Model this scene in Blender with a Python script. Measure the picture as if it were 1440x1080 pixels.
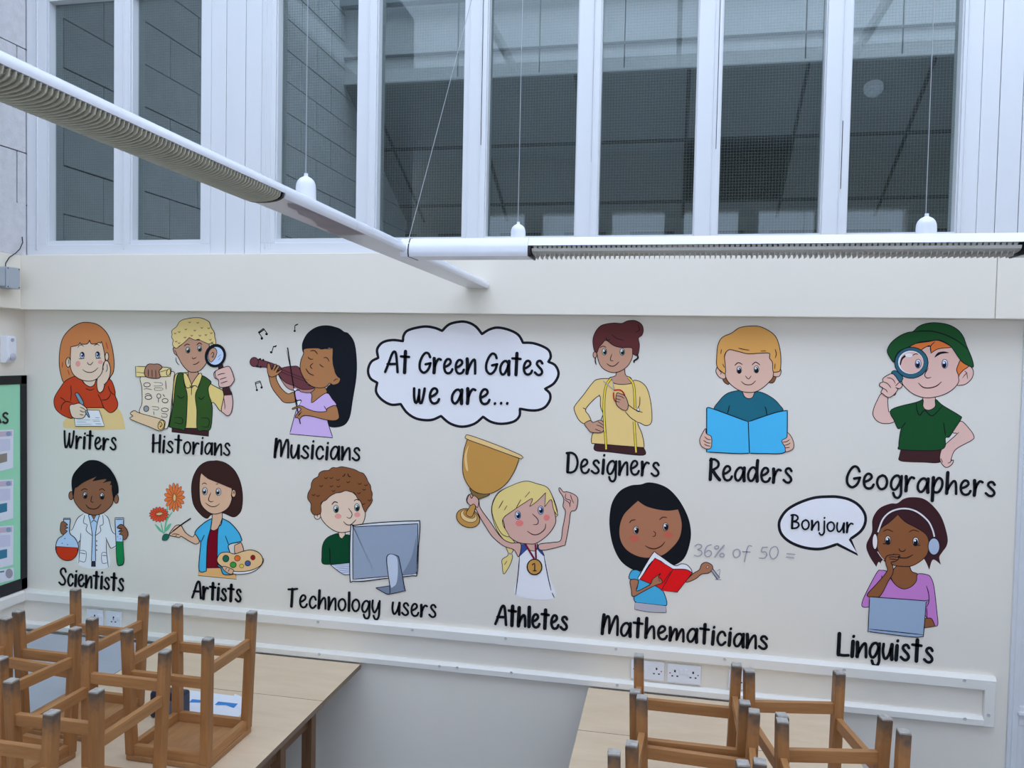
import bpy, bmesh, math, random
from mathutils import Vector, Matrix
from math import sin, cos, tan, pi, radians, sqrt, atan2
random.seed(4)
for o in list(bpy.data.objects): bpy.data.objects.remove(o, do_unlink=True)
SC = bpy.context.scene; COL = SC.collection
# ------------------------------------------------------------------ camera
CZ = 2.207; F = 1108.13
YAW, PITCH, ROLL = radians(-11.3256), radians(2.0506), radians(1.1605)
_cy, _sy = cos(YAW), sin(YAW)
_fw = Vector((_sy, _cy, 0)); _r = Vector((_cy, -_sy, 0)); _u = Vector((0, 0, 1))
FW = _fw*cos(PITCH) - _u*sin(PITCH); _u2 = _u*cos(PITCH) + _fw*sin(PITCH)
RT = _r*cos(ROLL) + _u2*sin(ROLL); UP = _u2*cos(ROLL) - _r*sin(ROLL)
cam = bpy.data.cameras.new('camera'); co = bpy.data.objects.new('camera', cam); COL.objects.link(co)
cam.sensor_width = 36; cam.sensor_fit = 'HORIZONTAL'; cam.lens = F/1440*36; cam.clip_start = .02; cam.clip_end = 200
m = Matrix((RT, UP, -FW)).transposed().to_4x4(); m.translation = Vector((0, 0, CZ)); co.matrix_world = m
SC.camera = co
# ------------------------------------------------------------------ light: an overcast sky over the roof glazing
W = bpy.data.worlds.new('overcast_sky'); SC.world = W; W.use_nodes = True
bg = W.node_tree.nodes['Background']; bg.inputs[0].default_value = (.64, .77, 1.0, 1); bg.inputs[1].default_value = 1.0
SC.view_settings.view_transform = 'Standard'; SC.view_settings.look = 'None'
SC.view_settings.gamma = 1; SC.view_settings.use_curve_mapping = False
SC.view_settings.exposure = 1.79
# ------------------------------------------------------------------ materials
def lin(c):
    c = c/255
    return c/12.92 if c <= .04045 else ((c+.055)/1.055)**2.4
MATS = {}
def mat(name, col, rough=.5, spec=.5, noise=None, metal=0, bump=None, srgb=True):
    """noise=(scale, amount, stretch) varies the colour; bump=(scale, strength)"""
    if name in MATS: return MATS[name]
    M = bpy.data.materials.new(name); M.use_nodes = True; nt = M.node_tree; b = nt.nodes['Principled BSDF']
    c = tuple(lin(v) for v in col) if srgb else col
    b.inputs['Base Color'].default_value = (*c, 1); b.inputs['Roughness'].default_value = rough
    b.inputs['Specular IOR Level'].default_value = spec; b.inputs['Metallic'].default_value = metal
    if noise or bump:
        tc = nt.nodes.new('ShaderNodeTexCoord'); mp = nt.nodes.new('ShaderNodeMapping')
        nt.links.new(tc.outputs['Object'], mp.inputs[0])
    if noise:
        if len(noise) > 2: mp.inputs['Scale'].default_value = noise[2]
        n = nt.nodes.new('ShaderNodeTexNoise'); n.inputs['Scale'].default_value = noise[0]; n.inputs['Detail'].default_value = 4
        nt.links.new(mp.outputs[0], n.inputs[0])
        r = nt.nodes.new('ShaderNodeValToRGB'); a = noise[1]
        r.color_ramp.elements[0].position = .3; r.color_ramp.elements[1].position = .7
        r.color_ramp.elements[0].color = (*[v*(1-a) for v in c], 1); r.color_ramp.elements[1].color = (*[min(1, v*(1+a)) for v in c], 1)
        nt.links.new(n.outputs[0], r.inputs[0]); nt.links.new(r.outputs[0], b.inputs['Base Color'])
    if bump:
        n2 = nt.nodes.new('ShaderNodeTexNoise'); n2.inputs['Scale'].default_value = bump[0]; n2.inputs['Detail'].default_value = 5
        nt.links.new(tc.outputs['Object'], n2.inputs[0])
        bp = nt.nodes.new('ShaderNodeBump'); bp.inputs['Strength'].default_value = bump[1]; bp.inputs['Distance'].default_value = .004
        nt.links.new(n2.outputs[0], bp.inputs['Height']); nt.links.new(bp.outputs[0], b.inputs['Normal'])
    MATS[name] = M; return M
CREAM = mat('cream_wall_paint', (.84, .775, .675), .6, .25, (1.5, .02), bump=(60, .05), srgb=False)
CREAM2 = mat('cream_fascia_paint', (.84, .77, .655), .55, .25, (1.2, .02), srgb=False)
RAIL = mat('cream_gloss_rail', (.83, .79, .72), .3, .5, srgb=False)
WHITE = mat('white_gloss_frame', (.70, .705, .715), .35, .5, (3, .02, (1, 1, .2)), srgb=False)
BLOCK = mat('textured_white_block', (.66, .64, .64), .9, .1, (25, .06), bump=(90, .9), srgb=False)
BLOCKB = mat('back_hall_block', (.66, .68, .69), .9, .1, (8, .05), bump=(60, .3), srgb=False)
GROOVE = mat('dark_mortar_joint', (.06, .06, .07), .9, .1, srgb=False)
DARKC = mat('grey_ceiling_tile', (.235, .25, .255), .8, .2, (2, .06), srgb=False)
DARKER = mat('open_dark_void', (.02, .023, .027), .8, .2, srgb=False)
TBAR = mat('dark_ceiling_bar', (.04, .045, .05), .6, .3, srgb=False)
SKYREF = mat('sky_reflection_board', (.78, .79, .80), .8, .2, (3, .05), srgb=False)
SOCK = mat('white_plastic', (.80, .81, .85), .35, .5, srgb=False)
HOLE = mat('dark_socket_hole', (.01, .01, .012), .6, .3, srgb=False)
LAMPW = mat('white_enamelled_lamp_body', (.78, .78, .82), .22, .6, (6, .02), srgb=False)
LOUV = mat('aged_acrylic_louvre', (.52, .49, .38), .4, .4, (9, .12), srgb=False)
LOUV2 = mat('grey_acrylic_louvre', (.50, .48, .43), .4, .4, (9, .1), srgb=False)
MAUVE = mat('mauve_lamp_patch', (.36, .31, .34), .5, .4, (14, .08), srgb=False)
BLACKM = mat('black_trim', (.012, .012, .014), .5, .4, srgb=False)
GREY = mat('grey_metal_box', (.40, .43, .46), .5, .4, srgb=False)
FLOORM = mat('grey_vinyl_floor', (.13, .14, .17), .5, .3, (4, .05), srgb=False)
DARKBLUE = mat('navy_plastic', (.015, .02, .05), .35, .5, (30, .3), srgb=False)
PAPER = mat('white_paper', (.78, .80, .86), .7, .2, srgb=False)
BLUEP = mat('blue_print', (.05, .25, .62), .6, .2, srgb=False)
def glass_mat():
    M = bpy.data.materials.new('wired_window_glass'); M.use_nodes = True; nt = M.node_tree
    for n in list(nt.nodes): nt.nodes.remove(n)
    out = nt.nodes.new('ShaderNodeOutputMaterial'); mx = nt.nodes.new('ShaderNodeMixShader')
    tr = nt.nodes.new('ShaderNodeBsdfTransparent'); tr.inputs[0].default_value = (.65, .685, .665, 1)
    gl = nt.nodes.new('ShaderNodeBsdfGlossy'); gl.inputs['Roughness'].default_value = .02; gl.inputs[0].default_value = (.9, .95, .95, 1)
    lw = nt.nodes.new('ShaderNodeLayerWeight'); lw.inputs[0].default_value = .5
    pw = nt.nodes.new('ShaderNodeMath'); pw.operation = 'POWER'; pw.inputs[1].default_value = 5; nt.links.new(lw.outputs['Facing'], pw.inputs[0])
    fr = nt.nodes.new('ShaderNodeMath'); fr.operation = 'MULTIPLY_ADD'; fr.inputs[1].default_value = .96; fr.inputs[2].default_value = .04
    nt.links.new(pw.outputs[0], fr.inputs[0])
    nt.links.new(fr.outputs[0], mx.inputs[0]); nt.links.new(tr.outputs[0], mx.inputs[1]); nt.links.new(gl.outputs[0], mx.inputs[2])
    nt.links.new(mx.outputs[0], out.inputs[0]); return M
GLASS = glass_mat()
def wood_mat(name, c1, c2, grain=(1, 1, .08), scale=40, wear=False, rough=.45):
    M = bpy.data.materials.new(name); M.use_nodes = True; nt = M.node_tree; b = nt.nodes['Principled BSDF']
    b.inputs['Roughness'].default_value = rough; b.inputs['Specular IOR Level'].default_value = .35
    tc = nt.nodes.new('ShaderNodeTexCoord'); mp = nt.nodes.new('ShaderNodeMapping'); mp.inputs['Scale'].default_value = grain
    nt.links.new(tc.outputs['Object'], mp.inputs[0])
    n = nt.nodes.new('ShaderNodeTexNoise'); n.inputs['Scale'].default_value = scale; n.inputs['Detail'].default_value = 6; n.inputs['Roughness'].default_value = .65
    nt.links.new(mp.outputs[0], n.inputs[0])
    r = nt.nodes.new('ShaderNodeValToRGB'); r.color_ramp.elements[0].position = .3; r.color_ramp.elements[1].position = .72
    r.color_ramp.elements[0].color = (*c1, 1); r.color_ramp.elements[1].color = (*c2, 1)
    nt.links.new(n.outputs[0], r.inputs[0]); last = r.outputs[0]
    if wear:
        sx = nt.nodes.new('ShaderNodeSeparateXYZ'); nt.links.new(tc.outputs['Object'], sx.inputs[0])
        n2 = nt.nodes.new('ShaderNodeTexNoise'); n2.inputs['Scale'].default_value = 45; n2.inputs['Detail'].default_value = 4
        nt.links.new(tc.outputs['Object'], n2.inputs[0])
        ad = nt.nodes.new('ShaderNodeMath'); ad.operation = 'MULTIPLY_ADD'; ad.inputs[1].default_value = .09
        nt.links.new(n2.outputs[0], ad.inputs[0]); nt.links.new(sx.outputs[2], ad.inputs[2])
        mr = nt.nodes.new('ShaderNodeMapRange'); mr.inputs[1].default_value = .455; mr.inputs[2].default_value = .515
        mr.inputs[3].default_value = 0; mr.inputs[4].default_value = .95
        nt.links.new(ad.outputs[0], mr.inputs[0])
        mx = nt.nodes.new('ShaderNodeMix'); mx.data_type = 'RGBA'
        nt.links.new(mr.outputs[0], mx.inputs[0]); nt.links.new(last, mx.inputs[6]); mx.inputs[7].default_value = (.10, .075, .058, 1); last = mx.outputs[2]
    nt.links.new(last, b.inputs['Base Color']); return M
WOODL = wood_mat('worn_beech_leg', (.31, .135, .045), (.42, .195, .068), (1, 1, .08), 60, wear=True)
WOODX = wood_mat('beech_rail_along_x', (.35, .155, .052), (.48, .235, .088), (.08, 1, 1), 60)
WOODY = wood_mat('beech_rail_along_y', (.35, .155, .052), (.48, .235, .088), (1, .08, 1), 60)
WOODS = wood_mat('plywood_seat', (.33, .155, .06), (.46, .24, .10), (1, .15, 1), 30)
FOOT = mat('pale_worn_foot_end', (.40, .365, .325), .8, .2, (70, .2), srgb=False)
TOPM = wood_mat('pale_beech_laminate', (.66, .50, .335), (.745, .58, .40), (.25, 1, 1), 14, rough=.32)
TEDGE = wood_mat('brown_table_edge', (.20, .13, .08), (.30, .21, .14), (1, .1, 1), 30)
TLEG = wood_mat('dark_stained_table_leg', (.13, .06, .025), (.20, .10, .045), (1, 1, .1), 40)
GREYTOP = mat('blue_grey_laminate', (.40, .42, .47), .3, .5, (8, .04), srgb=False)
# ------------------------------------------------------------------ mesh helpers
class MB:
    def __init__(s): s.v = []; s.f = []; s.m = []
    def quad(s, pts, mi=0):
        k = len(s.v); s.v += [tuple(p) for p in pts]; s.f.append(tuple(range(k, k+len(pts)))); s.m.append(mi)
    def box(s, x0, x1, y0, y1, z0, z1, mi=0, rot=None, bev=0):
        P = [(x, y, z) for z in (z0, z1) for y in (y0, y1) for x in (x0, x1)]
        if rot:
            c = Vector(((x0+x1)/2, (y0+y1)/2, (z0+z1)/2)); P = [tuple(rot @ (Vector(p)-c) + c) for p in P]
        k = len(s.v); s.v += P
        for f in ((0, 2, 3, 1), (4, 5, 7, 6), (0, 1, 5, 4), (2, 6, 7, 3), (0, 4, 6, 2), (1, 3, 7, 5)):
            s.f.append(tuple(k+i for i in f)); s.m.append(mi)
        return s
    def prism(s, prof, axis, a, b, mi=0, caps=True):
        """prof: 2D points in the other two axes (order x,y,z without axis), extruded a..b"""
        def P(q, t): 
            l = list(q); l.insert(axis, t); return tuple(l)
        k = len(s.v); n = len(prof); s.v += [P(q, a) for q in prof] + [P(q, b) for q in prof]
        for i in range(n):
            j = (i+1) % n; s.f.append((k+i, k+j, k+n+j, k+n+i)); s.m.append(mi)
        if caps:
            s.f.append(tuple(k+i for i in range(n))[::-1]); s.m.append(mi); s.f.append(tuple(k+n+i for i in range(n))); s.m.append(mi)
        return s
    def bar(s, p, q, w, h=None, mi=0, n=4, p_r=None):
        h = h or w; p = Vector(p); q = Vector(q); d = (q-p).normalized()
        a = d.cross(Vector((0, 0, 1)));
        if a.length < 1e-4: a = Vector((1, 0, 0))
        a.normalize(); b = d.cross(a); k = len(s.v)
        for c in (p, q):
            for i in range(n):
                t = 2*pi*(i+.5)/n; r = sqrt(2) if n == 4 else 1
                s.v.append(tuple(c + a*cos(t)*w/2*r + b*sin(t)*h/2*r))
        for i in range(n):
            j = (i+1) % n; s.f.append((k+i, k+j, k+n+j, k+n+i)); s.m.append(mi)
        s.f.append(tuple(k+i for i in range(n))[::-1]); s.f.append(tuple(k+n+i for i in range(n))); s.m += [mi, mi]
        return s
    def lathe(s, c, prof, n=20, axis=2, mi=0):
        k = len(s.v)
        for (r, h) in prof:
            for i in range(n):
                t = 2*pi*i/n; a, b = r*cos(t), r*sin(t)
                s.v.append({2: (c[0]+a, c[1]+b, c[2]+h), 1: (c[0]+a, c[1]+h, c[2]+b), 0: (c[0]+h, c[1]+a, c[2]+b)}[axis])
        for j in range(len(prof)-1):
            for i in range(n):
                i2 = (i+1) % n; s.f.append((k+j*n+i, k+j*n+i2, k+(j+1)*n+i2, k+(j+1)*n+i)); s.m.append(mi)
        s.f.append(tuple(k+i for i in range(n))[::-1]); s.m.append(mi); e = k+(len(prof)-1)*n
        s.f.append(tuple(e+i for i in range(n))); s.m.append(mi); return s
    def build(s, name, mats, parent=None, bevel=0, smooth=False, origin=None, flat=False):
        me = bpy.data.meshes.new(name); v = s.v
        if origin is not None: v = [tuple(Vector(p)-Vector(origin)) for p in v]
        me.from_pydata(v, [], s.f)
        if not isinstance(mats, (list, tuple)): mats = [mats]
        for q in mats: me.materials.append(q)
        me.polygons.foreach_set('material_index', s.m); me.update()
        if not flat:
            bm = bmesh.new(); bm.from_mesh(me); bmesh.ops.recalc_face_normals(bm, faces=bm.faces); bm.to_mesh(me); bm.free()
        if smooth: 
            me.shade_smooth()
            try: me.set_sharp_from_angle(angle=radians(38))
            except Exception: pass
        o = bpy.data.objects.new(name, me); COL.objects.link(o)
        if parent is not None: o.parent = parent
        if origin is not None: o.location = origin
        if bevel:
            b = o.modifiers.new('bevel', 'BEVEL'); b.width = bevel; b.segments = 2; b.limit_method = 'ANGLE'
        return o
def tag(o, label=None, cat=None, group=None, kind=None):
    if label: o['label'] = label
    if cat: o['category'] = cat
    if group: o['group'] = group
    if kind: o['kind'] = kind
    return o
def empty(name, loc=(0, 0, 0), rz=0, **k):
    o = bpy.data.objects.new(name, None); COL.objects.link(o); o.location = loc; o.rotation_euler = (0, 0, rz); o.empty_display_size = .05
    return tag(o, **k)
def copy_tree(o, parent=None):
    c = o.copy(); COL.objects.link(c)
    if parent is not None: c.parent = parent
    for ch in list(o.children): copy_tree(ch, c)
    return c
def ray(px, py): return RT*((px-720)/F) - UP*((py-540)/F) + FW
def onY(px, py, Y): d = ray(px, py); return d*(Y/d.y) + Vector((0, 0, CZ))
def onX(px, py, X): d = ray(px, py); return d*(X/d.x) + Vector((0, 0, CZ))
def onZ(px, py, Z): d = ray(px, py); return d*((Z-CZ)/d.z) + Vector((0, 0, CZ))
# ------------------------------------------------------------------ the room
YW, YF = 3.54, 3.45            # mural wall, fascia face
XL, XR = -3.31, 1.398          # left wall, start of the door frame
FB, FT = CZ+.185, CZ+.461      # fascia bottom and top
WT = CZ+1.80                   # window head
TT = CZ-1.487                  # table top
CEIL = CZ+2.55
def struct(name, mb, m, **k):
    o = mb.build(name, m, **k); o['kind'] = 'structure'; return o
struct('floor', MB().box(-3.6, 3.6, -3.2, 3.7, -.1, 0), FLOORM)
w = MB(); w.box(-3.5, 3.6, -3.2, -3.0, 0, 1.1); w.box(-3.5, 3.6, -3.2, -3.0, 4.05, CEIL); w.box(-3.5, -2.7, -3.2, -3.0, 1.1, 4.05); w.box(2.7, 3.6, -3.2, -3.0, 1.1, 4.05)  # unseen window opening added so sky light brightens the mural wall
for i in range(1, 6): w.box(-2.7+i*.9-.12, -2.7+i*.9+.12, -3.15, -3.08, 1.1, 4.05)
struct('wall_back', w, CREAM)
struct('wall_right', MB().box(3.3, 3.5, -3.0, 3.7, 0, CEIL), CREAM)
w = MB(); w.box(-3.55, XR, YW, YW+.16, 0, FB+.02); w.box(XR+.95, 3.3, YW, YW+.16, 0, FB+.02)
struct('wall_front', w, CREAM)
# fascia beam over the mural, in two boards meeting at a hairline joint
fb = empty('trim_1', (0, 0, 0), kind='structure')
MB().box(-3.35, 1.2575, YF, YW+.14, FB, FT).build('fascia_board', CREAM2, fb, bevel=.003)
MB().box(1.2595, 3.3, YF, YW+.14, FB, FT).build('fascia_board', CREAM2, fb, bevel=.003)
wl = MB(); wl.box(XL-.2, XL, -3.0, YW, 0, FB+.02)
struct('wall_left', wl, CREAM)
struct('trim_2', MB().box(XL-.2, -3.246, -3.0, YF, FB+.002, CZ+.460), CREAM2, bevel=.004)
# roof with a long glazed opening
rf = MB(); rf.box(-3.55, 3.6, -3.2, -.1, CEIL, CEIL+.15); rf.box(-3.55, 3.6, 3.35, 3.9, CEIL, CEIL+.15)
rf.box(-3.55, -2.9, -.1, 3.35, CEIL, CEIL+.15); rf.box(2.9, 3.6, -.1, 3.35, CEIL, CEIL+.15)
struct('ceiling', rf, WHITE)
sk = empty('trim_3', kind='structure')
for i in range(3): MB().box(-1.45+i*1.45-.02, -1.45+i*1.45+.02, -.1, 3.35, CEIL, CEIL+.08).build('glazing_bar', WHITE, sk)
# block wall above the left beam, running on behind the windows
bl = empty('wall_left_upper', kind='structure')
XB = -3.259; Z0 = CZ+.460; BH = .262; BL = .62
MB().box(XB-.2, XB-.012, -2.5, 9.6, Z0, CZ+4.2).build('mortar_bed', GROOVE, bl)
cache = {}
for r in range(13):
    z0 = Z0 + r*BH; off = (r % 2)*BL/2
    z1 = z0+BH
    y = -2.45 + off - BL
    for k in range(22):
        a, b = y+k*BL, y+(k+1)*BL
        a, b = max(a, -2.5), min(b, 9.6)
        if b-a < .05: continue
        # the outer wall uses double-height faces
        segs = [(a, b)]
        if a < 3.50 < b: segs = [(a, 3.5), (3.5, b)]
        for (p, q) in segs:
            mt = BLOCK if q <= 3.51 else BLOCKB
            if q < -2.4 or (q < 3.51 and z0 > CEIL-.1): continue
            key = (round(q-p, 3), mt.name, r % 2 if mt is BLOCK else 0)
            h0, h1 = (.0045, BH-.0045) if mt is BLOCKB else ((.003, BH) if r % 2 == 0 else (0, BH-.003))
            if key not in cache:
                o = MB().box(-.01, 0, .0045, q-p-.0045, h0, h1).build('block', mt, bl); cache[key] = o.data
            else:
                o = bpy.data.objects.new('block', cache[key]); COL.objects.link(o); o.parent = bl
            o.location = (XB-random.random()*.0012, p, z0)
# ------------------------------------------------------------------ windows over the fascia
GY = 3.556; Y0, Y1 = 3.50, 3.615
WB = FT; GB = CZ+.540; GT = CZ+1.748
def window(name, label_x, members, x0, x1, boards):
    root = empty(name, ((x0+x1)/2, Y0, WB), kind='structure'); ox = -((x0+x1)/2); 
    def put(mb, nm, mt, **k):
        o = mb.build(nm, mt, **k); o.parent = root; o.matrix_parent_inverse = Matrix.Translation(-root.location); return o
    fr = MB(); fr.box(x0, x1, Y0, Y1, WB, GB-.022); fr.box(x0, x1, Y0, Y1, GT+.02, WT+.1)
    put(fr, 'frame', WHITE, bevel=.002)
    panes = []
    for i, (a, b) in enumerate(members):
        put(MB().box(a, b, Y0, Y1, GB-.022, GT+.02), 'mullion', WHITE, bevel=.002)
    for i in range(len(members)-1):
        a, b = members[i][1], members[i+1][0]
        bd = MB()
        bd.box(a, b, Y0+.012, GY+.02, GB-.022, GB); bd.box(a, b, Y0+.012, GY+.02, GT, GT+.02)
        bd.box(a, a+.005, Y0+.014, GY+.02, GB, GT); bd.box(b-.005, b, Y0+.014, GY+.02, GB, GT)
        put(bd, 'glazing_bead', WHITE)
        put(MB().box(a+.002, b-.002, GY, GY+.004, GB-.005, GT+.005), 'pane', GLASS)
        wm = MB(); yy = GY+.006; s = .0127; t = .00045
        x = a+s
        while x < b: wm.box(x-t, x+t, yy, yy+.0006, GB, GT); x += s
        z = GB+s
        while z < GT: wm.box(a, b, yy, yy+.0006, z-t, z+t); z += s
        o = put(wm, 'wire_mesh', mat('galvanised_wire', (.52, .55, .56), .45, .5, metal=.2, srgb=False)); o['kind'] = 'stuff'
    return root, put
m1 = [(-3.259, -3.142), (-2.753, -2.662), (-2.272, -2.218)]
m2 = [(-1.950, -1.878), (-1.465, -1.372), (-.950, -.846), (-.432, -.336), (.083, .180), (.603, .700), (1.122, 1.192)]
r1, put1 = window('window_1', 0, m1, -3.259, -2.218, None)
r2, put2 = window('window_2', 0, m2, -1.950, 1.192, None)
# fine mould lines on the frames
g = MB()
for x in (-3.207, -3.196): g.box(x, x+.006, Y0-.006, Y0+.002, WB+.03, WT)
for (x) in (-2.695, -2.70): g.box(x, x+.004, Y0-.005, Y0+.002, WB+.03, WT)
put1(g, 'mould', WHITE, bevel=.0015)
g = MB()
for x in (-1.93, -1.905, -1.41, -.93, -.875, -.365, .15, .665, 1.135): g.box(x, x+.005, Y0-.005, Y0+.002, WB+.03, WT)
put2(g, 'mould', WHITE, bevel=.0015)
g = MB()
for x, z0, z1 in ((-.868, CZ+.95, WT), (-.366, CZ+.86, WT), (.165, CZ+.9, WT), (.672, CZ+.72, CZ+1.0)):
    g.box(x, x+.0025, Y0-.0012, Y0+.003, z0, z1)
put2(g, 'open_joint', BLACKM)
# boarding between and beside the windows
for xs, nm in (([-2.218, -2.137, -2.035, -1.950], 'trim_4'), ([1.192, 1.261, 1.345, 1.45, 1.56, 1.70, 1.85, 2.0, 3.3], 'trim_5')):
    rt = empty(nm, kind='structure')
    MB().box(xs[0], xs[-1], Y0+.012, Y1, WB, WT+.1).build('backing', WHITE, rt)
    for a, b in zip(xs, xs[1:]): MB().box(a+.0012, b-.0012, Y0, Y0+.014, WB, WT+.1).build('board', WHITE, rt, bevel=.002)
struct('wall_front_upper', MB().box(-3.26, 3.3, Y0, Y1+.05, WT+.1, CZ+4.2), WHITE)
# ------------------------------------------------------------------ the dim hall behind the glass
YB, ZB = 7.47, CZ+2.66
SL = .53
def sz(y): return ZB - SL*(y-YB)
root = empty('ceiling_hall', kind='structure')
dx0, PW = -.945, 1.04
def strip(nm, x0, x1, y0, y1, m, th=.03, dz=0):
    mb = MB(); z0, z1 = sz(y0)+dz, sz(y1)+dz
    P = [(x0, y0, z0), (x1, y0, z0), (x1, y1, z1), (x0, y1, z1)]; k = len(mb.v); mb.v = P + [(a, b, c+th) for a, b, c in P]
    for f in ((0, 1, 2, 3), (7, 6, 5, 4), (0, 4, 5, 1), (1, 5, 6, 2), (2, 6, 7, 3), (3, 7, 4, 0)): mb.f.append(f); mb.m.append(0)
    return mb.build(nm, m, root)
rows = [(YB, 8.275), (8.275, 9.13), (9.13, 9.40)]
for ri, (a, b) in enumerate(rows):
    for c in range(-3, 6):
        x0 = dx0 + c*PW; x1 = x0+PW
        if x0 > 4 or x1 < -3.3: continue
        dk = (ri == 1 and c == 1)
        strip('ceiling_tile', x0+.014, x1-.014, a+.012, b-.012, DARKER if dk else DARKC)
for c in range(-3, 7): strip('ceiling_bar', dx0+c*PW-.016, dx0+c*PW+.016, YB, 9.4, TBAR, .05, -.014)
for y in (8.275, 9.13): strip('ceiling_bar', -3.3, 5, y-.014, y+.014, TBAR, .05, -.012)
up = empty('hall_sky_reflection', kind='structure')  # pale boards stand in for the sky reflected in the window glass
zz = ZB
for c in range(-5, 7):
    x0 = dx0 + .45 + c*.80
    MB().box(x0+.006, x0+.794, YB, YB+.05, ZB+.02, ZB+.25).build('board', SKYREF, up)
    MB().box(x0+.006, x0+.794, YB, YB+.05, ZB+.262, ZB+1.3).build('board', SKYREF, up)
MB().box(-3.3, 5.2, YB+.03, YB+.08, ZB, ZB+1.4).build('backing', TBAR, up)
MB().box(-3.3, 5.2, YB-.03, YB+.0, ZB, ZB+.022).build('edge_strip', SKYREF, up)
MB().box(-3.3, 5.2, YB-.03, YB+.0, ZB+.25, ZB+.266).build('edge_strip', DARKC, up)
MB().box(-3.3, 5.2, YB-.14, YB-.04, ZB+.72, ZB+.80).build('beam', GREY, up)
fw = empty('wall_hall_far', kind='structure')
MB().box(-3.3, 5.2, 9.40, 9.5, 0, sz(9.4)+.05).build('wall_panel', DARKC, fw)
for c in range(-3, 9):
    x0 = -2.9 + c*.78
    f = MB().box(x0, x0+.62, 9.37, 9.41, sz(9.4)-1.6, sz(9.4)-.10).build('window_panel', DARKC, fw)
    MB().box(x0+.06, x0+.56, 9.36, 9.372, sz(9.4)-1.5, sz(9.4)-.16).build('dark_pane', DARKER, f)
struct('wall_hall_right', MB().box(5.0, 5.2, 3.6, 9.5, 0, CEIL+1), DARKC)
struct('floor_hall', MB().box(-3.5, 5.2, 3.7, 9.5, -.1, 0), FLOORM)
struct('roof_light_shield', MB().box(-3.5, 5.2, 3.6, 5.9, ZB+1.35, ZB+1.5), DARKC)  # unseen roof added to keep the hall dim, open over the pale boards
# smoke detector on the sloping hall ceiling
c = Vector((0, 0, 0)); d = ray(1228, 122)
t = (ZB - CZ + SL*YB)/(d.z + SL*d.y); c = d*t + Vector((0, 0, CZ))
sd = empty('smoke_detector', c, label='round white smoke detector seen on the dark sloping ceiling behind the glass', cat='detector')
b = MB().lathe((0, 0, 0), [(.085, .0), (.085, -.035), (.075, -.055)], 20).build('base', SOCK, sd, smooth=True)
b = MB().lathe((0, 0, -.055), [(.05, 0), (.05, -.03), (.03, -.045)], 16).build('sensing_head', SOCK, sd, smooth=True)
sd.rotation_euler = (-math.atan(SL), 0, 0)
# ------------------------------------------------------------------ panelled rail under the mural
dado = empty('wall_rail_panel', (-1, YW, CZ-1.38), label='long cream framed rail panel with screw heads running below the mural', cat='wall rail')
RX1 = 1.344
def rel(mb, nm, m, root, **k):
    o = mb.build(nm, m, **k); o.parent = root; o.matrix_parent_inverse = Matrix.Translation(-Vector(root.location)); return o
prof = lambda z0, z1: [(YW, z0), (YW-.024, z0), (YW-.027, z0+.004), (YW-.027, z1-.014), (YW-.016, z1), (YW, z1)]
rel(MB().prism(prof(CZ-1.335, CZ-1.279), 0, XL, RX1), 'top_rail', RAIL, dado)
rel(MB().prism(prof(CZ-1.486, CZ-1.444), 0, XL, RX1-.04), 'bottom_rail', RAIL, dado)
rel(MB().box(RX1-.042, RX1, YW-.0275, YW, CZ-1.486, CZ-1.30), 'end_post', RAIL, dado, bevel=.004)
rel(MB().box(XL, RX1-.03, YW-.006, YW, CZ-1.45, CZ-1.33), 'back_panel', CREAM, dado)
sc = []
for (px, py) in ((447, 874.5), (580, 886), (711, 898), (866, 912.8), (1019, 927.5), (1187, 942.3), (1356, 957)): sc.append(onY(px, py, YW-.027))
for (px, py) in ((449, 920), (618, 937), (643, 939), (719, 946), (868, 963.5), (1357, 1011), (1390, 1006)): sc.append(onY(px, py, YW-.0275))
for p in sc: rel(MB().lathe(tuple(p), [(.0068, -.0002), (.0064, -.0028), (.002, -.0012)], 12, axis=1), 'screw_head', mat('dull_screw', (.52, .51, .49), .4, .5, srgb=False), dado)
lr = empty('side_wall_rail', (XL, 2, CZ-1.38), label='cream rail on the left wall below the green display board', cat='wall rail')
prx = lambda z0, z1: [(XL, z0), (XL+.027, z0), (XL+.027, z1-.012), (XL+.016, z1), (XL, z1)]
rel(MB().prism(prx(CZ-1.335, CZ-1.279), 1, -2.9, YW-.028), 'top_rail', RAIL, lr)
rel(MB().prism(prx(CZ-1.486, CZ-1.444), 1, -2.9, YW-.028), 'bottom_rail', RAIL, lr)
# ------------------------------------------------------------------ sockets
def socket(x0, x1, z0, z1, label, double=True, swl=True):
    cx, cz = (x0+x1)/2, (z0+z1)/2; ys = YW-.006
    o = empty('wall_socket', (cx, ys, cz), label=label, cat='socket', group=None)
    MB().box(x0-cx, x1-cx, -.010, 0, z0-cz, z1-cz).build('face_plate', SOCK, o, bevel=.003)
    for s in ((-1, 1) if double else (0,)):
        c = s*(x1-x0)*.27
        MB().box(c-.0035, c+.0035, -.0112, -.0095, .006, .016).build('earth_hole', HOLE, o)
        for q in (-1, 1): MB().box(c+q*.011-.004, c+q*.011+.004, -.0112, -.0095, -.014, -.009).build('pin_hole', HOLE, o)
        sx = s*.012 if double else .028
        MB().box(sx-.007, sx+.007, -.015, -.009, .002, .022).build('rocker_switch', SOCK, o, bevel=.0015)
        MB().box(c+s*.021-.003, c+s*.021+.003, -.0112, -.0095, -.001, .003).build('indicator', mat('dull_red', (.25, .05, .05), srgb=False), o)
    return o
socket(-.136, .010, CZ-1.433, CZ-1.347, 'white double socket left of its twin above the right table, partly behind stool leg')
socket(.023, .169, CZ-1.435, CZ-1.349, 'white double socket fully visible, right one of two side by side above the right table')
socket(.287, .373, CZ-1.435, CZ-1.349, 'white single socket mostly hidden behind stool legs above the right table', double=False)
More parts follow.
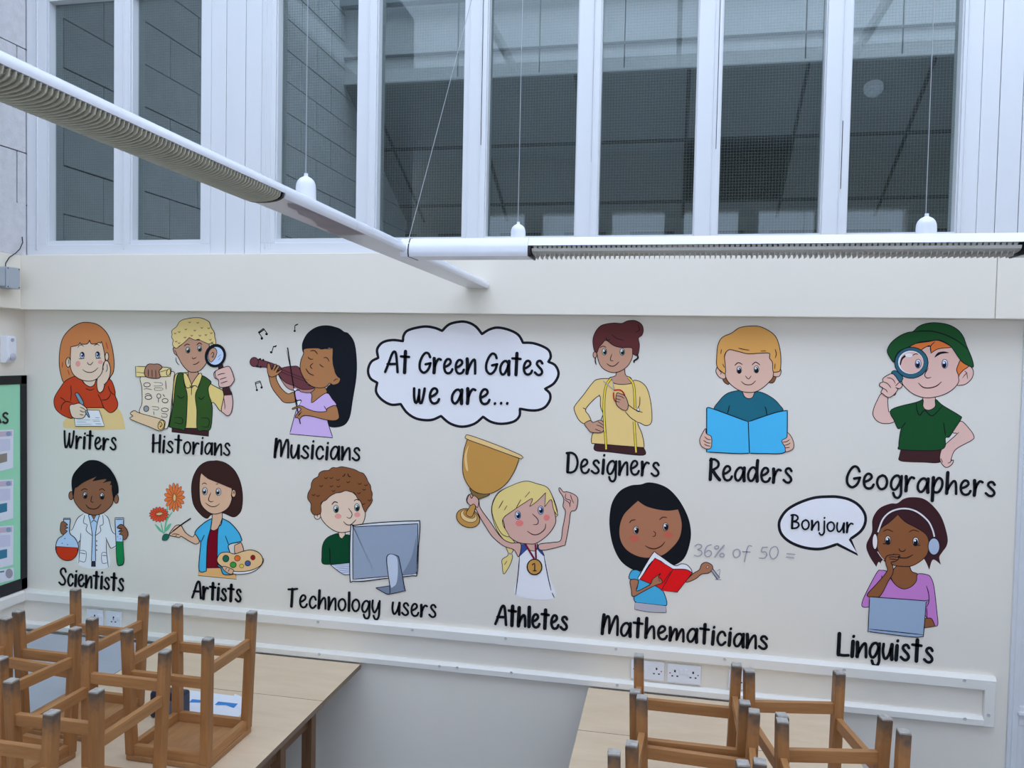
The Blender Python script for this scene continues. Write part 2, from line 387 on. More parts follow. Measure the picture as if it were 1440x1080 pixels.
socket(-2.925, -2.830, CZ-1.438, CZ-1.352, 'white socket at the left end of the rail, left one of a pair behind stools', double=False)
socket(-2.812, -2.722, CZ-1.438, CZ-1.352, 'white socket at the left end of the rail, right one of a pair behind stools', double=False)
# ------------------------------------------------------------------ white door frame at the right edge
dr = empty('door_1', (XR+.47, YW, 0), kind='structure')
rel(MB().box(XR, XR+.06, YW-.012, YW+.14, 0, FB+.01), 'door_frame', WHITE, dr, bevel=.003)
rel(MB().box(XR+.90, XR+.95, YW-.012, YW+.14, 0, FB+.01), 'door_frame', WHITE, dr, bevel=.003)
lf = MB(); lf.box(XR+.062, XR+.13, YW+.0, YW+.05, .01, FB); 
lf = MB()
x0, x1 = 1.412, XR+.90
lf.box(x0, 1.437, YW-.016, YW+.03, .01, FB-.01); lf.box(x1-.1, x1, YW-.016, YW+.03, .01, FB-.01)
lf.box(1.437, x1-.1, YW-.016, YW+.03, CZ-1.47, CZ-1.389); lf.box(1.437, x1-.1, YW-.016, YW+.03, CZ-.5, FB-.01)
lf.box(1.437, x1-.1, YW-.016, YW+.03, .01, .2)
leaf = rel(lf, 'door_leaf', WHITE, dr, bevel=.003)
rel(MB().box(1.434, x1-.09, YW+.0, YW+.006, CZ-1.39, CZ-.5), 'door_pane', mat('dark_door_glass', (.012, .014, .018), .08, .6, srgb=False), dr)
rel(MB().box(1.437, x1-.1, YW-.002, YW+.02, .2, CZ-1.47), 'door_panel', WHITE, dr)
rel(MB().box(1.43, x1-.08, YW-.028, YW-.016, CZ-1.425, CZ-1.410), 'mid_rail_mould', WHITE, dr, bevel=.003)
# ------------------------------------------------------------------ linear lamps
LZ = CZ+.345
def lprof(h0=-.036, h1=.026, w=.052, q=1):
    return [(-w*.92, h0), (w*.92, h0), (w*1.0, h0+.010*q), (w*1.02, h0+.024*q), (w*.9, h0+.042*q), (w*.62, h1-.003), (w*.3, h1), (-w*.3, h1), (-w*.62, h1-.003), (-w*.9, h0+.042*q), (-w*1.02, h0+.024*q), (-w, h0+.010*q)]
A0 = Vector((-.8553, YF-.002, CZ+.317)); A1 = A0 + Vector((-.086, -2.498, .068))*1.30
lamp = empty('linear_pendant_lamp', A0, label='long white linear lamp with olive louvre crossing the upper left towards the window wall', cat='lamp')
_d = (A0-A1).normalized(); _x = _d.cross(Vector((0, 0, 1))).normalized(); _z = _x.cross(_d)
lamp.rotation_euler = Matrix((_x, _d, _z)).transposed().to_euler(); Ll = (A1-A0).length
def lpa(): return lprof(-.019, .021, .0515, .7)
def seg(name, a, b, root, axis=1, **k):
    return MB().prism(lpa() if axis == 1 else lprof(), axis, a, b).build(name, LAMPW, root, smooth=True, **k)
# local: lamp runs along -y
LS = 1.785        # louvre starts this far from the wall end
seg('end_housing', -1.40, 0, lamp); seg('joint_housing', -LS, -1.4015, lamp)
MB().prism([(x, max(z, -.008)) for x, z in lpa()], 1, -Ll, -LS-.001).build('lamp_housing', LAMPW, lamp, smooth=True)
n = 26
def tray(w=.052, h=.05, n=10, b=-.012): return [(-w, b)] + [(-w*cos(pi*i/n), b-h*sin(pi*i/n)**.6) for i in range(1, n)] + [(w, b)]
MB().prism(tray(.044, .016, b=-.0085), 1, -Ll, -LS-.012).build('louvre_tray', LOUV, lamp, smooth=True)
MB().prism([(p[0]*1.2, p[1]) for p in tray(.043, .021, b=-.0085)], 1, -LS-.012, -LS-.004).build('end_gasket', BLACKM, lamp)
bl0 = None; y = -LS-.02
while y > -Ll:
    if bl0 is None:
        bl0 = MB().prism(tray(.051, .022, b=-.0085), 1, -.001, .001).build('louvre_blade', LOUV, lamp); bl0.location.y = y
    else:
        o = bpy.data.objects.new('louvre_blade', bl0.data); COL.objects.link(o); o.parent = lamp; o.location.y = y
    y -= .0105
def patch(pts, z, name, m, root):
    mb = MB(); mb.quad([(x, y, z) for x, y in pts]); return mb.build(name, m, root)
patch([(-.044, -1.33), (-.042, -1.38), (-.030, -1.42), (-.034, -1.47), (-.018, -1.50), (-.002, -1.56), (-.006, -1.62), (.012, -1.66), (.010, -1.70), (.030, -1.74), (.044, -1.72), (.044, -1.33)], -.0197, 'mauve_patch', MAUVE, lamp)  # irregular mauve patch on the underside of the lamp housing
JY = 2.47
lamp2 = empty('linear_pendant_lamp', (-.80, JY, LZ+.002), label='white linear lamp with toothed louvre running right, parallel to the mural wall', cat='lamp')
L2 = 2.35
lo0, lo1 = onY(746, 352, JY).x+.80, onY(1434, 348, JY).x+.80
seg('connector', -.060, -.032, lamp2, 0); seg('plain_housing', -.030, lo0, lamp2, 0); seg('plain_housing', lo1, L2, lamp2, 0)
MB().prism([(x, max(z, -.004)) for x, z in lprof()], 0, lo0+.001, lo1-.001).build('lamp_housing', LAMPW, lamp2, smooth=True)
MB().prism(tray(.046, .018), 0, lo0+.012, lo1-.012).build('louvre_tray', LOUV2, lamp2, smooth=True)
for x in (lo0+.003, lo1-.009): MB().prism(lprof(-.038, .0, .0525), 0, x, x+.006).build('end_gasket', BLACKM, lamp2)
def vblade():
    mb = MB(); k = 0
    for y in (-.044, .044):
        mb.v += [(-.0066, y, -.0), (.0066, y, -.0), (0, y*.55, -.040)]
    mb.f = [(0, 2, 1), (3, 4, 5), (0, 1, 4, 3), (1, 2, 5, 4), (2, 0, 3, 5)]; mb.m = [0]*5
    return mb
v0 = None; x = lo0+.022
while x < lo1-.016:
    if v0 is None: v0 = vblade().build('louvre_tooth', LOUV2, lamp2); v0.location.x = x
    else:
        o = bpy.data.objects.new('louvre_tooth', v0.data); COL.objects.link(o); o.parent = lamp2; o.location.x = x
    x += .0152
MB().prism(lprof(-.037, .027, .0526), 0, -.034, -.0305).build('joint_ring', BLACKM, lamp2)
def rose(px, ptop, pbot, Y, root, name='ceiling_wire_cap', wire_to=None, s=1):
    a, b = onY(px, pbot, Y), onY(px, ptop, Y); h = b.z-a.z; r = h*.40*s
    inv = root.matrix_world.inverted()
    mb = MB().lathe(tuple(a), [(r*1.02, -.008), (r, h*.42), (r*.96, h*.56), (r*.84, h*.69), (r*.62, h*.79), (r*.34, h*.855), (r*.22, h*.88), (r*.19, h)], 24)
    o = mb.build('bell_cap', SOCK, smooth=True); o.parent = root; o.matrix_parent_inverse = root.matrix_basis.inverted()
    t = Vector(wire_to) if wire_to else Vector((b.x, b.y, CEIL+.05))
    o = MB().bar(b, t, .0022, .0022, n=5).build('suspension_wire', mat('thin_steel_wire', (.42, .43, .45), .4, .6, metal=.3, srgb=False))
    o.parent = root; o.matrix_parent_inverse = root.matrix_basis.inverted()
rose(430, 244, 279, 1.87, lamp)
rose(728.5, 312, 338, JY, lamp2)
rose(1302, 300.5, 334, JY, lamp2)
j = onY(574, 339, JY-.02); t = onY(663, 0, JY+.02); t = j + (t-j)*1.9
o = MB().bar(j, t, .0022, .0022, n=5).build('suspension_wire', MATS['thin_steel_wire']); o.parent = lamp2; o.matrix_parent_inverse = lamp2.matrix_basis.inverted()
o = MB().lathe(tuple(j), [(.006, -.012), (.006, .004), (.003, .008)], 10).build('wire_ferrule', SOCK); o.parent = lamp2; o.matrix_parent_inverse = lamp2.matrix_basis.inverted()
# ------------------------------------------------------------------ left wall fittings
BX = -3.246
jb = empty('junction_box', (BX, 3.38, CZ+.34), label='grey metal junction box on the left beam with a thin cable', cat='junction box')
ja, jb_ = onX(9, 379, BX+.06), onX(28, 407, BX+.06)
rel(MB().box(BX, BX+.062, ja.y, jb_.y, jb_.z, CZ+.386), 'box_lid', GREY, jb, bevel=.003)
rel(MB().box(BX, BX+.056, 3.0, ja.y-.002, jb_.z+.008, CZ+.380), 'trunking', GREY, jb, bevel=.003)
for z in (jb_.z+.008, CZ+.378):
    for y in (ja.y+.007, jb_.y-.007): rel(MB().box(BX+.0615, BX+.0635, y-.0025, y+.0025, z-.0025, z+.0025), 'lid_screw', BLACKM, jb)
pts = [onX(7.5, 380, BX+.03), onX(8, 370, BX+.012), onX(13, 362, BX+.006), onX(22, 356, BX+.004), onX(28, 350, BX+.004), onX(32, 341, BX+.002), onX(31, 333, BX+.003)]
mb = MB()
for a, b in zip(pts, pts[1:]): mb.bar(a, b, .005, .005, n=6)
rel(mb, 'cable', BLACKM, jb)
ps = empty('motion_sensor', (XL, 3.41, CZ-.02), label='small white motion sensor on the left wall above the green display board', cat='sensor')
rel(MB().prism([(XL, CZ-.088), (XL+.03, CZ-.088), (XL+.05, CZ-.06), (XL+.045, CZ+.045), (XL+.03, CZ+.05), (XL, CZ+.05)], 1, 3.385, 3.44), 'sensor_body', SOCK, ps, bevel=.005)
rel(MB().lathe((XL+.042, 3.413, CZ-.055), [(.02, 0), (.018, .01), (.008, .016)], 16, axis=0), 'lens', mat('grey_lens', (.5, .5, .58), .3, srgb=False), ps, smooth=True)
rel(MB().lathe((XL+.042, 3.413, CZ+.028), [(.009, 0), (.009, .0065), (.003, .005)], 14, axis=0), 'lock_ring', GREY, ps)
# display board on the left wall
bd = empty('display_board', (XL, 3.0, CZ-.7), label='green display board with black border and pinned sheets on the left wall', cat='display board')
XBD = XL+.012
zb0, zb1, yb1, yb0 = CZ-1.276, CZ-.153, 3.535, 1.9
rel(MB().box(XL+.001, XBD, yb0, yb1, zb0, zb1), 'backing', mat('green_display_paper', (.37, .76, .50), .8, .2, (2, .03), srgb=False), bd)
bw = .062
fr = MB(); fr.box(XL+.001, XBD+.006, yb1-bw*.62, yb1, zb0, zb1); fr.box(XL+.001, XBD+.006, yb0, yb0+bw, zb0, zb1)
fr.box(XL+.001, XBD+.006, yb0, yb1, zb1-.045, zb1); fr.box(XL+.001, XBD+.006, yb0, yb1, zb0, zb0+.06)
rel(fr, 'black_border', BLACKM, bd, bevel=.002)
def sheetX(corners, nm, m, root, dx):
    mb = MB(); P = [onX(px, py, XBD+dx) for px, py in corners]; n = len(P)
    mb.v = [tuple(p) for p in P] + [tuple(p+Vector((-.0008, 0, 0))) for p in P]
    mb.f = [tuple(range(n)), tuple(range(2*n-1, n-1, -1))] + [(i, i+n, (i+1) % n+n, (i+1) % n) for i in range(n)]; mb.m = [0]*len(mb.f)
    return rel(mb, nm, m, root)
PINKB = mat('pale_mauve_print', (.62, .50, .60), .6, .2, srgb=False); LILAC = mat('pale_lilac_print', (.66, .66, .80), .6, .2, srgb=False)
TEALP = mat('teal_print', (.05, .22, .34), .6, .2, srgb=False)
for i, (yt, yb, kind) in enumerate(((604, 659, 0), (674, 730, 1), (739, 795, 2), (798, 818, 3))):
    lab = ('topmost pinned sheet with a pink header on the green board', 'second pinned sheet down with a teal picture on the green board', 'third pinned sheet down with a teal picture on the green board', 'lowest small pinned label with a round seal on the green board')[i]
    s = empty('pinned_sheet', onX(5, (yt+yb)/2, XBD+.002), label=lab, cat='paper')
    if kind < 3:
        sheetX([(-22, yt+2), (19, yt), (18.5, yb-1), (-22, yb+9)], 'sheet', PAPER, s, .0025)
        sheetX([(-22, yt+4), (17, yt+2), (17, yt+9), (-22, yt+12)], 'header', PINKB, s, .0032)
        sheetX([(-22, yt+15), (14.5, yt+13), (14.5, yt+29), (-22, yt+33)], 'text_box', LILAC, s, .0032)
        sheetX([(-6, yt+36), (10, yt+33), (10, yt+45), (-6, yt+49)], 'picture', TEALP if kind else mat('brown_print', (.3, .25, .2), srgb=False), s, .0032)
        c = [(12+3.4*cos(a), yt+6+3.4*sin(a)) for a in [i*pi/8 for i in range(16)]]
        sheetX(c, 'round_logo', mat('blue_grey_print', (.25, .35, .5), srgb=False), s, .0040)
    else:
        sheetX([(-22, yt+6), (19.5, yt), (19.5, yb-3), (-22, yb+7)], 'sheet', PAPER, s, .0025)
        sheetX([(-22, yt+8.5), (6, yt+4.5), (6, yt+6.5), (-22, yt+10.5)], 'header', TEALP, s, .0032)
        c = [(13+5*cos(a), yt+8.5+6.8*sin(a)) for a in [i*pi/8 for i in range(16)]]
        sheetX(c, 'round_seal', mat('grey_print', (.36, .34, .38), srgb=False), s, .0040)
# ------------------------------------------------------------------ tables
def table(x0, x1, y0, y1, label, top=TOPM, legs=None, z=TT, edge=TEDGE):
    cx, cy = (x0+x1)/2, (y0+y1)/2; t = empty('classroom_table', (cx, cy, 0), label=label, cat='table')
    w, d = (x1-x0)/2, (y1-y0)/2
    mb = MB(); mb.box(-w, w, -d, d, z-.022, z, 0)
    o = mb.build('tabletop', [top, edge], t)
    for p in o.data.polygons:
        if p.normal.z < .5: p.material_index = 1
    for s in (-1, 1):
        if not (s > 0 and d < .3): MB().box(s*(w-.035)-.011, s*(w-.035)+.011, -d+.06, d-.06, z-.075, z-.022).build('apron', TLEG, t, bevel=.001)
        MB().box(-w+.06, w-.06, s*(d-.035)-.011, s*(d-.035)+.011, z-.075, z-.022).build('apron', TLEG, t, bevel=.001)
    for (lx, ly) in (legs or [(-w+.045, -d+.04), (w-.045, -d+.04), (-w+.045, d-.05), (w-.045, d-.05)]):
        MB().box(lx-.022, lx+.022, ly-.022, ly+.022, 0, z-.022).build('leg', TLEG, t, bevel=.002)
    return t
table(-2.448, -1.412, 3.093, 3.534-.03, 'pale beech table against the wall on the left, behind the stacked stools', legs=[(-.47, -.15), (.05, -.15), (-.47, .15), (.05, .15)])
w = (2.448-1.412)/2
table(-2.448, -1.412, 1.55, 3.090, 'pale beech table on the left carrying most of the upturned stools', legs=[(-w+.045, -.7), (w-.045, -.7), (-w+.045, .71), (w-.03, .70), (w-.03, .435)])
table(-.322, .735, 3.093, 3.534-.03, 'pale beech table against the wall on the right, under the sockets')
table(-.322, .735, 1.55, 3.090, 'pale beech table on the right carrying upturned stools')
table(-3.275, -2.452, 2.2, 3.49, 'blue-grey topped table in the left corner beside the beech table', top=GREYTOP)
# ------------------------------------------------------------------ upturned stools
def make_stool():
    r = empty('wooden_stool')
    hw, hd, H = .148, .135, .475
    MB().box(-.163, .163, -.150, .150, 0, .020).build('seat', WOODS, r, bevel=.004)
    for s in (-1, 1):
        MB().box(-hw+.01, hw-.01, s*hd-.011, s*hd+.011, .020, .056).build('apron', WOODX, r, bevel=.0015)
        MB().box(s*hw-.011, s*hw+.011, -hd+.01, hd-.01, .020, .056).build('apron', WOODY, r, bevel=.0015)
    def leg(sx, sy):
        mb = MB(); a, b = .0165, .016; X0, Y0_, X1, Y1_ = sx*hw, sy*hd, sx*.161, sy*.1475
        for (cx, cy, z) in ((X0, Y0_, .020), (X1, Y1_, H-.0045)):
            mb.v += [(cx-a, cy-b, z), (cx+a, cy-b, z), (cx+a, cy+b, z), (cx-a, cy+b, z)]
        mb.f = [(0, 1, 5, 4), (1, 2, 6, 5), (2, 3, 7, 6), (3, 0, 4, 7), (3, 2, 1, 0), (4, 5, 6, 7)]; mb.m = [0]*6
        o = mb.build('leg', WOODL, r, bevel=.0025)
        f = MB().box(X1-a+.001, X1+a-.001, Y1_-b+.001, Y1_+b-.001, H-.0047, H+.0008).build('foot_end', FOOT, o, bevel=.0012)
    for sx in (-1, 1):
        for sy in (-1, 1): leg(sx, sy)
    for s in (-1, 1):
        # side rails (along y) sit nearer the feet than the front and back rails
        MB().box(s*.1575-.0095, s*.1575+.0095, -.143+.012, .143-.012, .338, .374).build('stretcher', WOODY, r, bevel=.0015)
        MB().box(-.156+.012, .156-.012, s*.1435-.0095, s*.1435+.0095, .293, .329).build('stretcher', WOODX, r, bevel=.0015)
    return r
def foot_px(*P): 
    q = [onZ(x, y, TT+.475) for x, y in P]; return q
ST = [ # (centre x, y, rotation deg, label)
 (-1.7255, 2.6195, 0, 'upturned wooden stool standing alone in front of the papers on the left table'),
 (-2.255, 2.699, 0, 'upturned wooden stool nearest the corner sockets, back left of the left table'),
 (-1.783, 2.1725, 90, 'upturned wooden stool in front of the dark case, overlapping the lone stool'),
 (-2.250, 2.313, -5.3, 'upturned wooden stool at the left picture edge, in front of the corner one'),
 (-1.802, 1.700, 90, 'nearest upturned wooden stool at the bottom left, cut by the picture edge'),
 (.0825, 2.545, 0, 'upturned wooden stool closest to the double sockets on the right table'),
 (.455, 2.523, 101, 'upturned wooden stool turned askew under the lettering at the right table edge'),
 (.0965, 2.205, -3, 'upturned wooden stool in front of the one by the double sockets'),
 (.056, 1.872, 4, 'front left upturned wooden stool on the right table, cut by the picture bottom'),
 (.503, 2.160, 2, 'front right upturned wooden stool on the right table, overhanging its edge'),
]
proto = make_stool()
for i, (x, y, a, lab) in enumerate(ST):
    o = proto if i == 0 else copy_tree(proto)
    o.location = (x, y, TT+.0005); o.rotation_euler = (0, 0, radians(a)); tag(o, lab, 'stool', 'upturned stools on the classroom tables')
# ------------------------------------------------------------------ things on the left table
pp = empty('paper_sheet', (-1.86, 2.96, TT), label='two white printed sheets with blue headings lying on the left table behind a stool', cat='paper')
def sheetZ(P, nm, m, root, dz, th=.0008):
    mb = MB(); n = len(P); mb.v = [(x, y, TT+dz+th) for x, y in P] + [(x, y, TT+dz) for x, y in P]
    mb.f = [tuple(range(n)), tuple(range(2*n-1, n-1, -1))] + [(i, i+n, (i+1) % n+n, (i+1) % n) for i in range(n)]; mb.m = [0]*len(mb.f)
    return rel(mb, nm, m, root)
def zp(*P): return [tuple(onZ(px, py, TT+.001)[:2]) for px, py in P]
sheetZ(zp((262, 970), (356, 982), (355, 987), (329, 1014.5), (240, 1008)), 'sheet', PAPER, pp, .0004)
pp2 = empty('paper_sheet', (-1.70, 2.98, TT), label='sheet corner poking out right of the papers on the left table', cat='paper')
sheetZ(zp((330, 976), (357, 987), (340, 999), (325, 990)), 'sheet', PAPER, pp2, .0014)
sheetZ(zp((270, 983.5), (297, 986), (292, 988.5), (266, 988)), 'blue_heading', BLUEP, pp, .0016, .0003)
sheetZ(zp((307, 987), (334.5, 990), (329, 996), (318, 991.8), (302, 991.5)), 'blue_heading', BLUEP, pp, .0024, .0003)
cs = empty('pencil_case', (-1.945, 2.76, TT), label='dark navy case standing behind stool legs on the left table', cat='case')
rel(MB().box(-2.02, -1.875, 2.780, 2.845, TT, TT+.108), 'case_body', DARKBLUE, cs, bevel=.012)
rel(MB().box(-1.99, -1.905, 2.7793, 2.7803, TT+.018, TT+.080), 'grey_label', mat('grey_blue_label', (.12, .14, .22), .4, srgb=False), cs)
# ------------------------------------------------------------------ the mural: flat paint on the wall, each painted figure a thing
# photograph colours of the paint are turned into albedos with the light level measured on the cream wall
LV = (.58, .66, .81)
PAL = {
 'ink': (22, 22, 32), 'wht': (205, 214, 236), 'brn': (48, 28, 28), 'blk': (16, 18, 26),
 'ging': (176, 116, 76), 'pale': (205, 190, 182), 'red': (168, 60, 36), 'desk': (204, 184, 138), 'pink': (206, 146, 150), 'blu': (70, 105, 170), 'pen': (105, 135, 165),
 'cur': (205, 190, 138), 'tan': (166, 132, 118), 'crm': (208, 192, 130), 'vest': (44, 76, 36), 'dbr': (54, 32, 36), 'lens': (168, 190, 228), 'par': (208, 203, 196), 'roll': (206, 193, 146), 'rl2': (205, 184, 158), 'skd': (142, 108, 96),
 'hbk': (18, 22, 32), 'mbr': (150, 108, 76), 'lil': (178, 160, 220), 'vio': (92, 52, 62), 'vis': (152, 116, 120),
 'aub': (84, 44, 48), 'yel': (207, 186, 130), 'tape': (206, 190, 70), 'grn': (60, 110, 95), 'scr': (150, 25, 30), 'gry': (130, 140, 155),
 'blo': (190, 146, 86), 'pnk': (190, 162, 156), 'teal': (28, 92, 118), 'book': (62, 162, 222),
 'hat': (26, 74, 42), 'org': (192, 108, 58), 'pk2': (192, 164, 166), 'ring': (40, 88, 114), 'shg': (20, 68, 38),
 'sbr': (122, 84, 66), 'coat': (204, 214, 234), 'shb': (158, 186, 226), 'lred': (172, 50, 26), 'lgr': (18, 118, 70), 'nav': (36, 38, 56),
 'art': (50, 30, 30), 'ask': (190, 160, 142), 'car': (60, 160, 216), 'mar': (102, 8, 30), 'skt': (202, 164, 114), 'pal': (214, 186, 146), 'stem': (90, 165, 140), 'fl1': (206, 112, 62), 'fl2': (198, 72, 48), 'flc': (224, 196, 140),
 'dgr': (30, 92, 82), 'ora': (206, 102, 52), 'mgr': (52, 142, 62), 'yl2': (226, 202, 86), 'bl2': (60, 82, 150), 'rd2': (132, 22, 28),
 'chs': (116, 76, 50), 'jum': (0, 62, 40), 'kbd': (176, 190, 220), 'mon': (184, 196, 216), 'mnb': (128, 146, 176), 'mnd': (104, 120, 150), 'mnl': (168, 184, 214),
 'gold': (168, 130, 72), 'gdl': (216, 192, 144), 'gdd': (112, 94, 56), 'bld': (206, 194, 134), 'apk': (183, 152, 151), 'nvy': (48, 70, 140), 'rib': (104, 22, 52), 'chk': (208, 122, 126),
 'mth': (146, 102, 82), 'mtc': (166, 86, 76), 'mtb': (60, 152, 206), 'gsk': (152, 156, 180), 'bkr': (190, 20, 26), 'pnc': (134, 140, 160),
 'lhr': (52, 28, 36), 'lsk': (120, 78, 52), 'lpu': (166, 112, 188), 'lap': (128, 152, 188), 'cup': (146, 166, 200), 'hbd': (202, 202, 216),
}
def paint(k):
    n = 'mural_paint_' + k
    if n in MATS: return MATS[n]
    c = [lin(v)/l*.97 for v, l in zip(PAL[k], LV)]; mx = max(c)
    c = tuple(max(.003, v*min(1, .93/mx)) for v in c)
    return mat(n, c, .6, .1, srgb=False)
def smooth_pts(P, closed=True, n=6):
    """Catmull-Rom through P; points flagged as corners stay sharp"""
    N = len(P); out = []
    rng = range(N) if closed else range(N-1)
    for i in rng:
        p1, p2 = P[i], P[(i+1) % N]
        p0 = P[i-1] if (closed or i > 0) else p1
        p3 = P[(i+2) % N] if (closed or i+2 < N) else p2
        if p1[2]: p0 = p1
        if p2[2]: p3 = p2
        if p1[2] and p2[2]: out.append((p1[0], p1[1])); continue
        d = sqrt((p2[0]-p1[0])**2+(p2[1]-p1[1])**2); m = max(2, min(n, int(d/2.2)+1))
        for j in range(m):
            t = j/m; t2, t3 = t*t, t*t*t
            out.append(tuple(.5*(2*p1[k] + (p2[k]-p0[k])*t + (2*p0[k]-5*p1[k]+4*p2[k]-p3[k])*t2 + (3*p1[k]-p0[k]-3*p2[k]+p3[k])*t3) for k in (0, 1)))
    if not closed: out.append((P[-1][0], P[-1][1]))
    return out
def wallpt(p, d): 
    q = onY(p[0], p[1], YW); q.y = YW - d; return q
class Paint:
    """one mesh of flat paint, in photograph pixels of the wall plane"""
    def __init__(s): s.v = []; s.f = []; s.m = []; s.mats = []
    def mi(s, k):
        if k not in s.mats: s.mats.append(k)
        return s.mats.index(k)
    def poly(s, P, k, d):
        b = len(s.v); s.v += [wallpt(p, d) for p in P]; s.f.append(tuple(range(b, b+len(P)))); s.m.append(s.mi(k))
    def stroke(s, P, w, k, d, closed=False, taper=0, w1=None):
        N = len(P)
        if N < 2: return
        b = len(s.v); W_ = []
        for i in range(N):
            a = P[i-1] if (closed or i > 0) else P[i]; c = P[(i+1) % N] if (closed or i < N-1) else P[i]
            tx, ty = c[0]-a[0], c[1]-a[1]; L = sqrt(tx*tx+ty*ty) or 1; nx, ny = -ty/L, tx/L
            ww = w/2
            if w1 is not None: ww = (w + (w1-w)*i/(N-1))/2
            if taper and not closed:
                e = min(i, N-1-i)/max(1, (N-1)/2); ww *= (1-taper) + taper*min(1, e*2.2)
            W_ += [(P[i][0]+nx*ww, P[i][1]+ny*ww), (P[i][0]-nx*ww, P[i][1]-ny*ww)]
        s.v += [wallpt(p, d) for p in W_]
        for i in range(N if closed else N-1):
            j = (i+1) % N; s.f.append((b+2*i, b+2*i+1, b+2*j+1, b+2*j)); s.m.append(s.mi(k))
    def disc(s, x, y, r, k, d, n=10): s.poly([(x+r*cos(2*pi*i/n), y+r*sin(2*pi*i/n)) for i in range(n)], k, d)
    def build(s, name, parent):
        mb = MB(); o0 = Vector(parent.location) if parent.parent is None else Vector(parent['_o']) if '_o' in parent else Vector((0, 0, 0))
        mb.v = [tuple(p) for p in s.v]; mb.f = s.f; mb.m = s.m
        o = mb.build(name, [paint(k) for k in s.mats], flat=True)
        for p in o.data.polygons:
            pass
        return o
LWD = 1.18
def mural(name, label, cat, text, group=None):
    fx, fy, fs = 0, 0, 1; root = None; cur = None; curname = None; parts = []; depth = .0006; top = None
    pend = []
    def P(tok):
        out = []
        for t in tok:
            c = t.endswith('!'); a, b = t.rstrip('!').split(','); out.append((fx+float(a)/fs, fy+float(b)/fs, c))
        return out
    for ln in text.strip().split('\n'):
        t = ln.split()
        if not t: continue
        op = t[0]
        if op == 'f': fx, fy, fs = map(float, t[1:4])
        elif op in ('o', '>'):
            cur = Paint(); pend.append((op, t[1], cur))
        elif op == 'p':
            pts = smooth_pts(P(t[3:])); depth += .00007; cur.poly(pts, t[1], depth); w = float(t[2])*LWD
            if w: depth += .00004; cur.stroke(pts, abs(w), 'ink' if w > 0 else 'brn', depth, True)
        elif op == 'l': depth += .00005; cur.stroke(smooth_pts(P(t[3:]), False), float(t[2])*LWD*1.05, t[1], depth, taper=.5)
        elif op == 'L': depth += .00005; cur.stroke(smooth_pts(P(t[3:]), False), float(t[2]), t[1], depth)
        elif op in ('e', 'r'):
            q = [float(v) for v in ' '.join(t[3:]).replace(',', ' ').split()]; cx, cy, rx, ry = q[:4]
            rot = radians(q[4]) if len(q) > 4 else 0; depth += .00007
            pts = []
            for i in range(22):
                a = 2*pi*i/22; x, y = rx*cos(a), ry*sin(a)
                pts.append((fx+(cx+x*cos(rot)-y*sin(rot))/fs, fy+(cy+x*sin(rot)+y*cos(rot))/fs))
            w = float(t[2])*LWD
            if op == 'e': cur.poly(pts, t[1], depth)
            if w: depth += .00004; cur.stroke(pts, abs(w), 'ink', depth, True)
        elif op == 'w':     # flower head
            cx, cy, rx, ry, n = map(float, t[2:7])
            for i in range(int(n)):
                a = 2*pi*i/n; q = []
                for (u, v) in ((.15, 0), (.55, -.13), (.85, -.11), (1.0, 0), (.85, .11), (.55, .13)):
                    x, y = (u*cos(a)-v*sin(a))*rx, (u*sin(a)+v*cos(a))*ry; q.append((fx+(cx+x)/fs, fy+(cy+y)/fs, False))
                depth += .00002; s = smooth_pts(q); cur.poly(s, t[1], depth); cur.stroke(s, .45, 'dbr', depth+.00001, True)
    allv = [v for _, _, c in pend for v in c.v]
    cx = sum(v.x for v in allv)/len(allv); cz = sum(v.z for v in allv)/len(allv)
    root = empty(name, (cx, YW, cz), label=label, cat=cat, group=group); top = None
    for op, nm, c in pend:
        if not c.v: continue
        o = c.build(nm, root); par = root if op == 'o' else top
        o.parent = par; 
        if op == 'o': o.matrix_parent_inverse = Matrix.Translation(-root.location); top = o
    return root
def eye(x, y, s, iris='blu', look=(0, 0), d='brn'):
    """an eye in zoom coordinates: white, iris, pupil"""
    lx, ly = look; w = .66*s
    return f"""> eye
e wht 0 {x} {y} {w} {s}
e {iris} 0 {x+lx*s*.14} {y+ly*s*.20} {w*.80} {.80*s}
e blk 0 {x+lx*s*.22} {y+ly*s*.38} {w*.60} {.58*s}
e wht 0 {x+lx*s*.05-.16*s} {y+ly*s*.02-.26*s} {.24*s} {.26*s}
r ink .7 {x} {y} {w} {s}"""
GR = 'painted figures of the wall mural'
